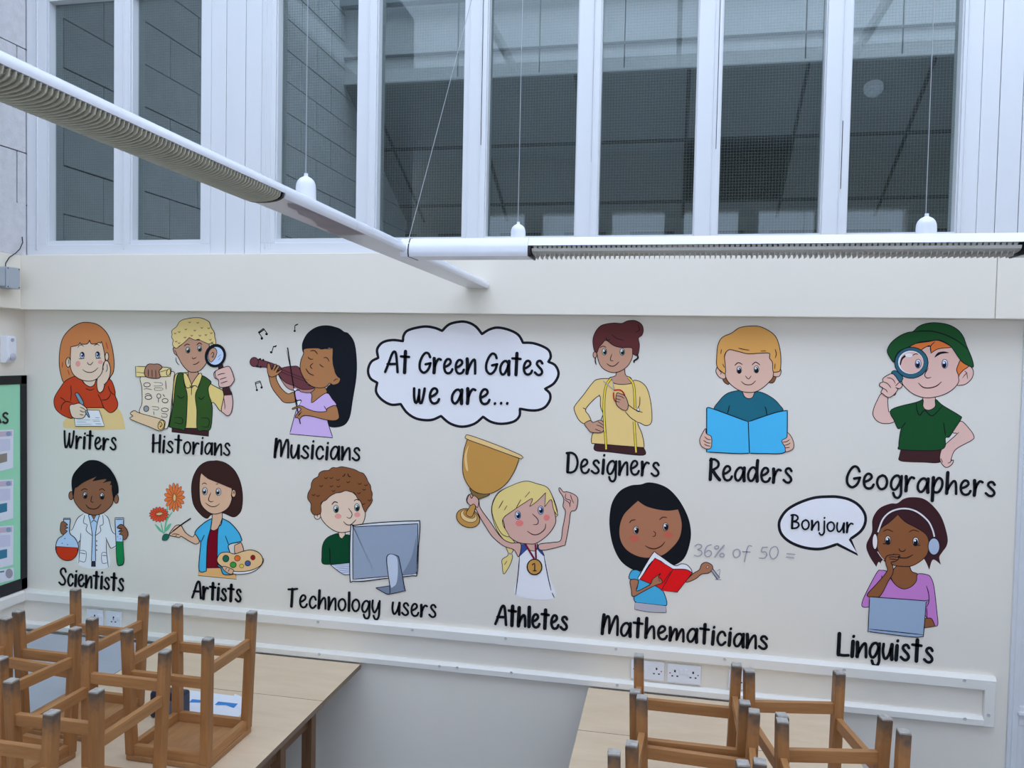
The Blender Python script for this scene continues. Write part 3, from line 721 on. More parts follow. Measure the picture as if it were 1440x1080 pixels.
mural('painted_girl', 'painted red-haired girl in orange jumper writing at a desk, top left of mural', 'mural figure', f"""
f 60 535 10.286
o desk
p desk 0 330,560 640,392 1080,400 1200,705! 760,715 300,685!
f 60 445 10.286
o hair
p ging .9 640,85 800,120 930,240 1000,420 1035,650 1025,800 985,870 940,940 880,960 500,900 320,960 260,820 240,650 255,450 300,300 400,180 520,105
l red 1 915,370 945,470
l red 1 290,660 285,740
l red 1 365,770 390,850
o neck
p pale .9 580,900 780,900 745,990 690,1018 635,1000
f 60 535 10.286
o jumper
p red .9 480,-62 560,-30 600,40 690,92 750,60 790,-15 960,-20 1015,40 1050,160 1050,220 1085,310 1080,390 1030,450 970,465 900,410 880,395! 640,395! 470,400 440,540 350,530 260,480 190,410 165,320 180,230 260,100 340,0
l brn 1 410,70 415,200 405,300
l brn 1 255,245 300,270 330,300
l brn 1 270,440 280,360 340,305 430,325
l brn .9 620,115 690,140 750,120
l brn 1 800,200 830,250 850,300 880,380 905,410
l brn 1 855,280 930,275 980,215 980,180
l brn 1 950,80 980,160 1040,210
f 60 445 10.286
o face
e pale .9 372,665 34 70
e pale .9 932,580 26 58
p pale .9 410,440! 515,415 545,372! 555,400 650,396 682,340! 705,395 780,395 820,372! 840,388 856,360! 880,450 900,560 905,700 860,830 790,900 690,935 560,915 450,840 405,730 405,600
l ink .8 510,455 530,425 560,412 600,435
l ink .8 745,425 790,402 828,422
e pink 0 515 685 35 42
e pink 0 840 660 34 28
l ink .9 650,660 660,685 695,700 735,655
l ink .9 580,765 630,800 700,810 760,785 805,740
l ink .7 365,610 380,640 375,690
l ink .8 525,610 560,612 610,605
l ink .8 770,608 850,602
{eye(577,562,46,'blu',(.4,-.8))}
{eye(800,556,46,'blu',(.2,-.8))}
o hand
p pale .9 900,655 925,640 955,655 985,750 975,860 940,940 905,980 880,1065 830,1100 795,1040 795,910 840,850 870,790 880,700
l ink .8 905,650 880,730 888,775
l ink .8 935,690 942,760 920,805
l ink .7 905,985 885,975
f 60 535 10.286
o pen
p pen .8 480,190 520,185 600,325 560,345 485,215
p pen .8 620,445 655,430 688,530 665,522
o paper
p wht .8 465,545! 600,425! 825,430! 900,662! 480,662!
l pnc .5 490,572 700,570
l pnc .5 720,572 835,570
l blu .5 490,600 560,598 640,602
l pnc .6 735,592 840,592
l pnc .5 490,632 720,630
l blu .6 770,626 860,628
l ink .5 770,540 830,542
o hand
p pale .9 395,400 415,350 460,345 540,330 620,380 650,425 615,520 560,550 440,530
l ink .8 545,385 590,400 630,430
l ink .8 545,430 580,452 615,455
l ink .8 540,490 600,500
p pen .8 622,448 652,432 688,530 668,524
""", GR)
mural('painted_boy', 'painted curly blond boy in green waistcoat holding a scroll and magnifying glass', 'mural figure', f"""
f 190 535 9.6
o trousers
p dbr .6 495,640! 1000,655! 995,755! 495,695!
o shirt
p crm .9 560,-90 660,-105 860,-95 1030,50 1200,150 1195,250 1160,415 1040,300 1000,650! 520,640! 505,240 525,0
f 190 440 9.6
o neck
p tan .9 715,790! 850,790! 850,850 765,1012 720,860
f 190 535 9.6
o waistcoat
p vest .9 580,-85 645,-92 665,50 700,160 705,300 680,645 600,655 470,630 465,590 520,300 545,60
p vest .9 905,-60 1000,-10 1028,30 990,100 1000,200 1030,290 1045,400 1020,650 930,675 840,655 835,400 815,200 870,60
l ink 1 570,200 620,240 670,210
l ink 1 855,225 895,255 940,215
l ink .8 530,500 635,510 630,585 530,565
l ink .8 890,505 995,520 985,625 890,620
o collar
p crm .9 655,-90 700,-85 765,60 745,90 700,100 670,40
p crm .9 865,-92 905,-65 850,90 825,70 765,60
l ink .8 765,60 762,200
l ink .7 740,60 765,110
f 190 440 9.6
o face
p tan .9 520,470 570,470 650,410 725,335 800,362 900,370 960,405 1000,420 1000,500 985,640 900,760 820,800 730,790 640,700 580,590 535,550 518,500
l brn 1.1 665,450 700,422 742,432
l brn 1.1 835,438 870,405 908,430
l brn .9 770,600 790,620 832,600
l brn 1 785,698 830,688 872,655
l brn .8 555,600 560,660 600,705
l ink .7 535,500 560,540 575,590
{eye(717,503,40,'grn',(.3,.6))}
{eye(876,482,40,'grn',(.1,.6))}
o hair
p cur .7 830,65 890,68 940,85 985,110 1005,125 1020,165 1035,205 1060,240 1078,285 1080,330 1092,370 1090,430 1040,410 1000,420 960,405 900,380 860,355 820,368 780,355 740,335 725,345 690,380 650,415 600,450 570,478 530,462 510,420 520,370 498,330 505,290 498,250 520,220 560,190 585,150 605,120 650,92 700,80 770,68
{chr(10).join(f'l chs .8 {x-16},{y} {x},{y+14} {x+16},{y-2}' for x,y in ((740,120),(850,125),(690,215),(905,195),(810,230),(600,250),(545,270),(770,300),(880,300),(960,290),(1020,355),(680,325),(560,380),(600,400),(1045,390),(1000,200),(1035,265)))}
f 190 535 9.6
o forearm
p pk2 .9 1212,150! 1305,150! 1325,300 1300,440 1250,475 1200,440 1168,400 1200,250
l ink .8 1205,240 1218,340 1215,390
f 190 440 9.6
o magnifying_glass
p dbr .6 1120,690! 1185,690! 1310,1110! 1205,1115!
e hbk .5 1090 578 140 158 18
e lens 0 1092 580 106 122 18
p tan .8 1000,530 1040,480 1085,475 1112,530 1085,610 1030,665 995,610
l brn .9 1030,560 1055,530 1070,560 1045,600 1075,590
l blu .6 1120,600 1165,560
l blu .6 1130,640 1160,600
o hand
p pk2 .9 1100,780 1190,740 1270,722 1310,780 1345,900 1320,950 1280,990 1150,1002 1130,900 1085,880 1068,820
l ink .9 1120,842 1170,822 1222,815
l ink .9 1148,898 1240,870
l ink .9 1160,950 1255,920
l ink .8 1100,770 1085,820 1105,890
f 190 535 9.6
o scroll
p par .8 88,-50 300,-90 520,-120 530,-20 505,250 480,480 430,650 300,560 75,440 102,300 100,100
p rl2 .8 -58,445 0,405 70,440 380,530 412,590 395,650 340,680 200,625 -55,520 -20,480
e flc .8 360 600 42 66 15
l brn .8 330,600 350,560 375,600 345,630 360,590
f 190 440 9.6
p roll .8 14,722! 440,735 492,765 485,830 440,860 20,862!
l ink .6 20,800 330,830
l ink .6 340,800 440,770
e cur .8 460 800 26 46 15
f 190 535 9.6
e par .8 170 58 44 28
l ink .6 125,120 160,110 240,125
L ink .6 265,25 370,35 370,70 262,75
L ink .6 275,100 375,100 375,130 275,130 275,100
l ink .7 420,0 430,120
l ink .8 145,190 190,175 235,205
e par .9 190 228 44 26
e par .8 330 210 26 30
l ink .7 325,240 325,300
l ink .8 385,185 410,220
e par .8 415 272 40 28
e gry .8 160 380 34 38
L ink .6 240,350 325,360 320,395 250,390
e par .7 412 395 46 24
L ink .7 370,445 440,455 435,495 370,490 375,470
l ink .6 262,415 265,465
f 190 440 9.6
o hand
p skd .9 165,715 200,690 265,692 330,692 378,735 335,785 350,868 290,885 200,875 148,850 140,780
l ink .8 190,760 190,860
l ink .8 240,765 243,872
l ink .8 290,765 292,878
""", GR)
mural('painted_girl', 'painted girl with long black hair playing a violin, top row of mural', 'mural figure', f"""
f 345 450 8
o hair
p hbk 0 920,60 1050,90 1110,130 1170,160 1230,260 1255,450 1250,650 1210,900 1180,1080 1130,1170 1050,1205 950,1200 910,1120 900,800 1000,650 980,325 700,335 660,375 640,330 645,250 700,150 800,80
o arm
p mbr .9 255,500 330,500 410,560 362,600 350,660 400,760 480,830 545,815 575,912 450,930 380,870 300,760 265,640 245,540
o neck
p mbr .9 780,740! 880,740! 915,822 760,927 735,900 730,800
o top
p lil .9 570,795 735,820 745,910 760,927 910,822 980,890 1025,960 930,990 915,1030 930,1150 985,1325! 500,1282! 570,1030 630,905 575,900
l ink .8 885,965 925,1030
l ink .7 575,915 632,905
o face
p mbr .9 665,325 800,315 940,325 985,320 985,450 1010,580 1040,635 1070,660 1050,710 990,730 950,712 910,750 830,765 740,740 670,670 620,560 625,460 655,380
l brn 1.1 705,415 730,440 765,440
l brn 1.1 835,495 860,520 885,530
l brn 1.2 732,348 780,345 815,385
l brn 1 880,425 920,425 945,468
l brn 1.1 765,485 732,518 755,550
l brn 1.2 680,545 720,600 775,625
l brn .9 995,690 1020,665 1045,665
o fringe
p hbk 0 920,60 1050,90 1110,130 1170,160 1200,300 1150,600 1010,560 980,430 985,318 860,332 800,312 660,328 655,370 640,330 645,250 700,150 800,80
o violin
p vis .8 372,610 450,740 530,790 610,785 620,805 700,820 750,808 785,765 700,780 560,740 450,690
p vio .8 370,560 430,535 520,520 600,528 640,620 700,720 775,760 740,778 640,780 560,745 450,700 380,620
p vio .8 110,440 200,455 300,485 400,530 390,570 250,535 110,520
e vio .8 102 472 48 52
l ink .5 300,510 480,585 720,680
l ink .5 300,530 470,610 700,700
e blk 0 168 440 12 12
e blk 0 204 450 12 12
e blk 0 140 522 12 12
e blk 0 175 528 12 12
o hand
p mbr .8 250,500 275,490 300,560 330,500 355,505 325,570 370,510 385,530 350,590 405,560 412,575 350,625 290,640 255,600
o violin_bow
L blk 1.6 478,310 510,520 545,740 580,960 622,1170
l blk .5 465,340 520,600 570,960
p wht .5 545,770 590,770 560,800
p wht .5 585,915 630,910 600,965
o arm
p mbr .9 925,995 1020,962 1055,1060 1052,1110 1000,1132 900,1120 740,1080 650,1078 612,1118 590,1095 568,1100 572,1070 605,1035 630,1000 600,985 540,1005 530,995 590,970 640,968 700,1000 800,1030 910,1028
l ink .8 600,1065 640,1030
l ink .8 590,1085 625,1050
""", GR)
for (lab, t) in (('painted pair of joined music notes, largest and highest left of the violin', "L blk 1.3 145,140 205,95\nL blk 1.2 148,135 190,200\nL blk 1.2 205,95 245,150\nL blk 1.6 150,150 212,108\ne blk 0 187 207 14 15\ne blk 0 240 158 15 14"),
                 ('painted single music note nearest the girl with the violin, at the top', "L blk 1.2 558,62 557,115\nl blk 1.4 558,62 575,55 595,45\ne blk 0 556 124 13 11"),
                 ('painted single music note just above the violin scroll', "L blk 1.2 318,295 302,352\nl blk 1.6 318,295 335,300 352,285\ne blk 0 292 363 15 13"),
                 ('painted pair of joined music notes below the violin scroll', "L blk 1.2 110,705 165,685\nL blk 1.2 112,705 130,780\nL blk 1.2 165,685 188,750\nL blk 1.0 114,720 168,700\ne blk 0 131 788 13 12\ne blk 0 184 759 13 13")):
    mural('painted_music_note', lab, 'mural motif', "f 345 450 8\no note\n" + t, 'music notes by the violin')
mural('painted_cloud', 'painted white cloud with a thick black scalloped outline, holding the mural title', 'mural motif', """
f 0 0 1
o cloud_panel
p wht 3.1 566.7,479.8! 568,471 575,464 595.9,459.3 611,461 621.8,465.3! 632,456 648,452.3 660,454 670,460 677.8,469.8! 688,463.5 700,460.7 716,464 729,471 735.6,482! 749,482.5 763,487 772,493 774.5,502 771,508.7! 781,514 785.5,526 779,539 766.4,546.8! 773,553 773.5,562 767,572 757,576.6 745,577 731,574.7! 730.5,585 722,593 704.8,596 690,593 679.4,586! 667,596 649.7,600 633,595.5 620.2,585! 609,590 597.5,590.8 584,588 572,580 563.5,568.2! 550,569 537,562 529,551 530.6,538.2! 521,532 517.6,521 522,509 532,503.3! 530.3,492 535,484 542.4,479.8 553.8,478.2
""")
mural('painted_woman', 'painted woman with auburn bun and yellow top holding red scissors', 'mural figure', f"""
f 790 540 10.286
o trousers
p dbr .8 480,860! 1185,920! 1180,1030 700,985 480,960
f 790 445 10.286
o neck
p tan .9 790,790! 910,750! 925,850 1000,890 1010,975 870,985 740,970 690,890 775,860
f 790 540 10.286
o top
p yel .9 520,-68 700,-75 760,-10 870,5 1000,-8 1050,-55 1160,-20 1240,80 1290,280 1305,500 1280,580 1210,600 1100,560 1160,720 1188,850 1190,920! 430,858! 430,780 465,700 600,690! 600,470! 600,430 560,320 540,170 350,355 390,450 420,530 330,575 240,510 180,370 200,300 320,150 440,-10
l ink .9 305,345 350,365
l ink .9 545,150 540,180
l ink .9 1130,180 1125,300 1090,360
p wht .6 1110,340 1125,400 1080,385
l ink .9 950,290 1050,365 1170,412
l ink .9 915,395 1000,490 1110,560
l ink .9 600,440 565,520
o tape_measure
L ink 3.6 710,-80 645,20 616,180 610,400 622,620 640,880 640,945
L tape 2.2 710,-80 645,20 616,180 610,400 622,620 640,880 640,945
L ink 3.6 960,-95 1025,-20 1050,100 1060,350
L tape 2.2 960,-95 1025,-20 1050,100 1060,350
L ink 3.6 1045,540 1065,850 1075,990
L tape 2.2 1045,540 1065,850 1075,990
f 790 445 10.286
o face
e tan .8 480 555 28 46
p tan .9 518,480 640,340 750,400 860,430 1010,450 1026,540 1010,620 950,720 850,790 740,812 620,770 550,690 515,570
l ink 1 550,455 595,430 645,448
l ink .9 725,540 703,620 715,640 748,642
l brn 1.1 650,680 700,715 760,715 830,655
{eye(617,510,48,'grn',(.5,.3))}
{eye(875,512,50,'grn',(.3,.4))}
o hair
p aub .8 640,110 760,95 870,100 950,65 1060,60 1150,110 1180,190 1160,270 1110,315 1125,420 1100,560 1060,560 1025,530 1010,455 860,450 750,420 640,345 590,390 540,450 510,520 470,490 450,340 490,220 560,140
l ink 1 640,300 660,350 700,330
l ink .8 720,260 800,320 900,345
l ink .9 1100,120 1125,190 1075,230
l ink 2 1085,545 1102,600 1045,645 1052,672
l ink 1.4 490,590 485,640 500,700
f 790 540 10.286
o hand
p tan .9 330,572 420,525 450,555 560,522 612,572 612,650 570,702 430,697 380,650
l ink .8 520,540 610,600
l ink .8 500,590 560,610 610,645
l ink .8 480,650 570,685
L ink 3.6 616,520 625,700
L tape 2.2 616,520 625,700
o scissors
L gry 1.3 600,-45 690,30 765,100
L gry 1.3 730,-100 745,0 760,90
L scr 1.8 755,90 850,88 900,140 915,190
L scr 1.8 750,120 755,210 785,262
o hand
p tan .9 785,190 800,130 850,140 920,180 962,300 940,378 880,372 800,310 785,250
l ink .8 790,170 860,180 905,210
l ink .8 780,210 855,230
l ink .8 785,250 840,262
""", GR)
mural('painted_boy', 'painted fair-haired boy in teal top reading a large light blue book', 'mural figure', f"""
f 975 545 9.6
o neck
p pnk .9 650,30! 845,30! 800,130 745,148 690,120
o top
p teal .9 280,300 350,180 440,90 550,50 650,48 690,122 745,150 800,130 840,58 950,75 1080,150 1160,230 1205,320 1000,390 740,460 440,370
l ink 1.2 487,240 475,300 460,350
l ink 1.2 965,255 985,310 992,385
f 980 455 10.286
o back_hair
p chs .8 375,780 470,780 465,870 440,880 390,840
p chs .8 1040,850 1060,770 1145,760 1110,852
o face
p pnk .9 290,635 275,700 330,780 410,792 410,660 320,610
p pnk .9 1100,690 1190,640 1218,700 1180,768 1095,752
p pnk .9 405,460 465,375 600,395 750,425 1045,420 1090,540 1105,750 1040,850 950,930 850,985 740,995 620,970 500,890 420,780 400,600
l ink .8 320,680 350,700 345,740
l ink 1.1 545,608 600,565 660,595
l ink 1.1 795,602 850,558 915,602
l ink .9 700,755 745,802 785,755
l brn 1 640,835 700,880 790,880 850,825
{eye(612,670,52,'blk',(0,.8))}
{eye(860,662,52,'blk',(0,.8))}
o hair
p blo .9 800,35 930,50 1080,130 1160,230 1205,400 1215,560 1200,680 1150,700 1100,690 1090,560 1050,500 1045,430 900,430 740,437 600,405 465,380 400,460 410,600 410,720 350,690 290,620 285,500 300,330 340,230 400,180 500,140 620,60
l brn 1 600,355 680,375 760,385
l brn .8 920,400 1000,395
l brn 1 1130,370 1148,440 1130,500
l brn .8 355,370 345,440
l brn .8 370,580 400,640
l brn .8 1130,580 1125,660
f 975 545 9.6
o book
p book 1.2 180,285! 195,270 280,292 740,462! 757,885! 600,890 180,868!
p book 1.2 740,462! 1100,340 1268,308! 1265,655 1240,870 960,890 757,885!
o hand
p pnk .9 165,552 175,620 240,660 248,750 235,815 180,828 110,790 85,710 110,640
l ink .9 150,660 195,698 240,700
l ink .9 135,710 190,745 238,748
l ink .9 145,760 190,785 232,788
o hand
p pnk .9 1270,608 1325,670 1355,760 1340,830 1250,866 1235,800 1210,760 1195,712 1260,672
l ink .9 1205,735 1255,730 1300,700
l ink .9 1225,778 1270,770 1310,745
l ink .9 1235,815 1300,805
""", GR)
mural('painted_boy', 'painted boy in green cap peering through a blue-rimmed magnifying glass, far right', 'mural figure', f"""
f 1220 550 9
o trousers
p dbr .6 420,735! 925,735! 922,895 700,900 450,890 390,865!
o neck
p pk2 .9 700,60! 855,60! 857,190 800,235 740,235 700,190
o arm
p pk2 .9 185,25 340,10 345,50 260,75 268,262 300,250 340,380 225,412 130,385 70,310 75,230 120,120
o arm
p pk2 .9 1175,380 1290,480 1345,570 1320,620 1118,735 1060,850 1060,880 1085,870 1078,910 1040,950 990,965 940,920 912,850 935,740 1000,660 1130,540 1075,520
l ink .8 1130,545 1155,520
l ink .8 1015,910 1045,900 1065,860
l ink .8 925,850 950,905
o polo_shirt
p shg 1 700,110 620,140 300,235 340,380 385,475 425,465 410,540 395,690 430,740 930,740 985,590 1030,582 1100,480 1182,350 1165,310 950,180 860,105 857,190 800,235 740,240 700,190
l blk 1.3 615,150 625,240 660,305 720,245 820,312 950,180
l blk 1.2 480,395 430,465
l blk 1.2 960,395 985,560
f 1220 445 9
o face
p pk2 .9 1200,640 1290,630 1337,690 1320,780 1250,850 1180,870 1130,850
p pk2 .9 430,820 400,700 450,450 660,390 800,380 1060,380 1180,540 1150,745 1150,830 1080,920 960,990 800,1028 680,1020 560,970 460,880
l ink .8 1200,780 1250,720 1262,790
l ink .8 1225,690 1262,720
p blk 0 845,520 885,460 960,443 1028,460 940,472 890,495
l ink 1 768,650 722,740 755,780 805,767
l brn 1.3 640,840 700,895 780,905 870,880 935,825
{eye(975,600,56,'blu',(-.4,.7))}
o hair
p org .9 520,395! 600,345 760,320 900,305 1055,385 950,400 870,420 800,465! 788,372 720,395 660,425
l ink .9 800,465 795,380 850,320
p org .9 1185,550 1280,620 1210,680 1150,745! 1125,680 1145,610
o cap
p hat 1 575,190 640,130 740,90 870,80 1020,105 1140,170 1210,260 1250,370 1320,540 1335,640 1270,620 1180,560 1060,390 980,330 900,300 780,310 640,330 520,385 400,440 350,510 330,580 265,490 250,420 300,330 400,250 500,205
l blk 1.2 575,195 700,185 830,190 1000,240 1150,320 1265,415
o magnifying_glass
p ring .8 300,722 350,685 440,762 440,800 400,830
e ring 1 552 585 212 196
e wht .5 545 580 164 150
e pk2 0 552 584 150 138
p blk 0 405,600 430,520 500,470 480,510 440,545 415,620
e wht 0 520 490 48 26
l ink 1 565,495 600,475 640,478
{eye(637,598,56,'blu',(-.3,.7))}
o hand
p pk2 .9 240,750 320,728 400,830 438,870 405,912 350,900 380,920 330,990 260,1025 185,975 165,960 190,905 150,880 158,840 192,830 190,790
l ink .9 240,775 300,785 335,820 348,852
l ink .9 190,825 250,850 295,905
l ink .9 178,905 225,925 250,960
l ink .9 350,880 400,830
""", GR)
mural('painted_boy', 'painted black-haired boy in white lab coat holding a flask and test tube', 'mural figure', f"""
f 70 735 10.286
o lab_coat
p coat 0 490,-130 780,-125 850,-60 950,170 975,330 900,370 825,260 855,640 420,610 445,250 410,290 300,180 310,100 400,-60
l ink .8 490,-130 400,-60 330,90 300,110
l ink .8 450,150 440,300 420,585
l ink .8 410,295 440,255
l ink .8 790,-120 850,-60 900,120 955,170
l ink .8 810,210 870,350 900,368 975,322
l ink .8 820,240 825,450 850,645
L ink .7 440,400 525,420 512,562 430,550
l ink .7 440,435 520,452
L ink .7 825,435 757,440 760,580 830,580
l ink .7 760,475 825,475
o shirt
p shb .9 560,-115! 725,-115! 690,0 662,180! 665,555! 605,555! 620,180! 590,0
p nav 0 605,555! 665,555! 668,636! 600,636!
p sbr .7 600,-115! 680,-115! 640,-40!
l ink .8 600,0 640,-35 690,0
L ink .8 510,-110 490,0 545,30 530,110 620,190
L ink .8 770,-110 775,20 730,45 740,120 660,190
e blk 0 682 265 9 9
e blk 0 682 330 9 9
e blk 0 682 395 9 9
f 70 640 10.286
o face
e sbr .8 312 585 34 60
e sbr .8 965 632 34 65
p sbr .9 345,480 500,370 680,300 890,370 905,500 925,620 900,720 800,820 700,862 600,860 480,810 380,700 345,600
l brn 1.1 455,515 505,485 552,502
l brn 1.1 718,508 760,485 802,517
l brn 1 615,585 600,670 640,682
l brn 1.2 525,712 570,765 640,780 700,760 747,708
{eye(517,580,46,'brn',(.1,.6))}
{eye(763,592,46,'brn',(.0,.6))}
o hair
p blk 0 600,70 720,85 850,170 940,290 990,420 1000,540 965,570 930,630 905,520 900,430 868,442! 890,378 770,402! 820,345 620,378! 682,308! 500,392 400,465 370,480 350,600 330,520 320,380 350,270 440,160 520,95
f 70 735 10.286
o flask
p shb .9 205,-65! 305,-65! 293,140 370,220 420,330 400,450 330,530 250,545 160,510 100,420 95,320 130,230 218,150
p lred .5 100,340! 412,360! 400,450 330,530 250,545 160,510 105,420
l ink .8 200,-50 305,-50
e blu 0 225 228 10 10
e blu 0 187 295 9 9
e blu 0 265 315 9 9
o hand
p sbr .8 170,5 210,-18 268,30 225,45 272,70 225,95 262,120 200,168 160,120
o test_tube
p shb .9 950,-72! 1078,-72! 1065,270 1080,560 1030,615 980,580 965,270
p lgr .5 968,270! 1065,275! 1078,550 1030,612 982,578
l ink .8 955,-50 1072,-50
e blu 0 990 200 7 7
e blu 0 1030 230 7 7
o hand
p sbr .8 980,70 1040,20 1110,80 1140,160 1110,230 1070,240 1060,180 1010,165 1040,135 1000,125 1040,95
l brn .9 1000,75 1060,85
l brn .9 1010,110 1070,120
""", GR)
mural('painted_woman', 'painted dark-bobbed woman in blue cardigan holding a paintbrush and colour palette', 'mural figure', f"""
f 205 725 8
o skirt
p skt .6 598,615! 690,585! 850,585! 1012,660! 1022,716! 590,675!
f 205 640 8
o hair
p art .7 760,65 880,80 990,160 1060,290 1090,450 1080,600 1040,670 980,695 860,650 740,670 690,712 620,670 540,560 515,400 530,260 590,140 670,80
o neck
p ask .9 755,620! 855,620! 862,700 830,790 790,845 730,830 745,720
f 205 725 8
o top
p mar .6 725,160! 760,170 815,145! 835,590! 683,590! 700,300
o cardigan
p car 1.1 748,32! 660,80 555,190 600,290 620,300 600,610 682,625! 695,300 730,150
p car 1.1 862,32! 950,80 1040,180 1078,260 1070,290 935,330 950,430 950,560 1000,650 880,662 845,590 810,560 805,400 815,150 850,100
l ink .9 662,215 625,295
l ink .9 895,225 935,330
o arm
p ask .9 1000,335! 1075,300! 1100,400 1010,430
f 205 640 8
o face
e ask .8 990 430 25 42
p ask .9 632,200 700,260 800,300 960,360 965,450 970,500 930,590 850,645 760,662 680,620 620,540 605,400 610,270
l ink .7 980,440 995,405 1000,440
l brn .9 635,330 660,312 690,328
l brn .9 790,330 820,320
l ink .9 735,420 708,500 735,525 765,515
l brn .9 672,535 730,575 790,575 833,545
{eye(668,405,42,'gry',(-.5,.3))}
{eye(820,412,42,'gry',(-.5,.3))}
o fringe
p art 0 640,190 760,65 880,80 990,160 1060,290 1060,400 1000,380 962,372 800,305 700,262 632,206
f 205 725 8
o arm
p ask .9 268,215 305,150 350,108 400,112 450,190 530,240 560,210 607,290 570,320 500,290 400,230 385,245 330,235
l ink .8 300,210 340,205 385,215
l ink .8 340,235 350,215
o paintbrush
L blk 1.8 510,30 400,105 310,175
L blk 1.1 330,160 262,215
p dgr .5 190,275 200,220 240,205 268,230 240,275
o palette
p wht .8 815,540 900,610 1000,655 1150,650 1260,600 1320,530 1320,480 1200,560 900,560
p pal .9 812,470 850,420 930,410 1000,430 1100,400 1190,385 1280,420 1320,490 1295,560 1200,610 1080,628 980,620 860,570 810,520
e dgr .8 905 482 34 38
e ora .6 1035 478 33 32
e mgr .8 988 552 34 32
e yl2 .5 1083 565 25 22
e bl2 .7 1152 535 31 30
e rd2 .5 1210 470 26 28
o hand
p ask .8 865,580 900,570 985,605 990,630 965,658 900,625
l ink .7 915,585 900,610
l ink .7 950,595 930,630
""", GR)
mural('painted_flowers', 'painted orange and red daisies with green stems beside the paintbrush', 'mural motif', """
f 205 640 8
o stem
l stem 1.6 245,570 235,700 210,880
l stem 1.4 172,760 190,850 205,890
l stem 1.8 300,640 235,740 210,880
p stem 0 100,775 150,810 190,870 150,850
p stem 0 290,770 245,790 215,860 255,840
o flower_head
w fl1 325 475 118 165 15
e flc .5 325 478 18 42
o flower_head
w fl2 150 668 112 88 17
e flc .4 155 660 38 16 -8
""")
mural('painted_boy', 'painted curly brown-haired boy in green jumper behind a desktop computer', 'mural figure', f"""
f 425 720 8
o neck
p pale .8 405,200! 485,200! 480,270 445,297 415,270
o jumper
p jum .6 400,240 420,280 445,300 490,255 545,262! 545,570! 330,588 230,580 220,500 230,370 285,285
l blk 1.2 310,400 315,580
f 425 650 8
o face
e pale .8 172 602 36 40
p pale .9 215,470 280,400 380,340 490,310 570,340 650,430 700,540 710,600 680,690 600,750 500,785 400,785 300,730 220,640 205,560
e pink 0 405 608 38 28
e pink 0 620 590 34 28
l ink .7 155,595 175,575 172,615
l brn 1.3 333,478 365,445 402,456
l brn 1.1 583,438 610,418 652,432
l ink .9 520,515 562,580 540,630 500,615
l brn 1 465,665 500,700 550,700 607,645
{eye(382,525,42,'grn',(.4,.7))}
{eye(618,507,42,'grn',(.3,.7))}
o hair
p chs .8 440,50 500,58 560,72 600,85 650,112 690,125 725,175 740,215 770,262 775,310 790,350 785,400 792,430 765,480 735,520 710,560 680,500 660,440 620,400 595,350 540,330 490,318 430,340 380,345 310,385 270,425 215,460 210,570 140,592 100,545 100,470 65,410 68,350 100,290 105,240 130,190 180,160 195,120 240,95 300,90 340,60 390,62
{chr(10).join(f'l art .9 {x-20},{y} {x},{y+14} {x+20},{y-4}' for x,y in ((270,170),(330,170),(405,190),(520,215),(650,235),(720,250),(215,260),(330,262),(410,265),(355,315),(130,360),(180,370),(700,300),(640,340),(690,460),(760,420)))}
l art 1.2 455,160 475,150 485,125
l art 1.2 515,125 525,155 550,165
f 425 720 8
o keyboard
p kbd .8 320,592! 545,570! 545,700! 470,700 380,640
{chr(10).join(f'l bl2 .4 {350+i*22},{600+i*20} 535,{590+i*20}' for i in range(5))}
o monitor
p mon 1.2 548,190 600,148 900,115 1270,100 1325,125 1310,400 1295,690 1240,715 980,740 700,775 575,775 540,740
p mnb 1 575,185 605,165 1000,145 1305,130! 1300,400 1285,660 1255,692 980,720 573,755!
p mnd 0 1290,250! 1285,655 1255,690 1130,700 1180,610 1240,480
o monitor_stand
p mnd 1 830,852! 985,828! 990,920! 950,918
p mnd 1 955,500 1070,490 1100,560 1155,860 1150,885 990,920! 985,800
p mnl 0 962,505 1062,500 1080,650 1065,790 1030,835 995,820
""", GR)
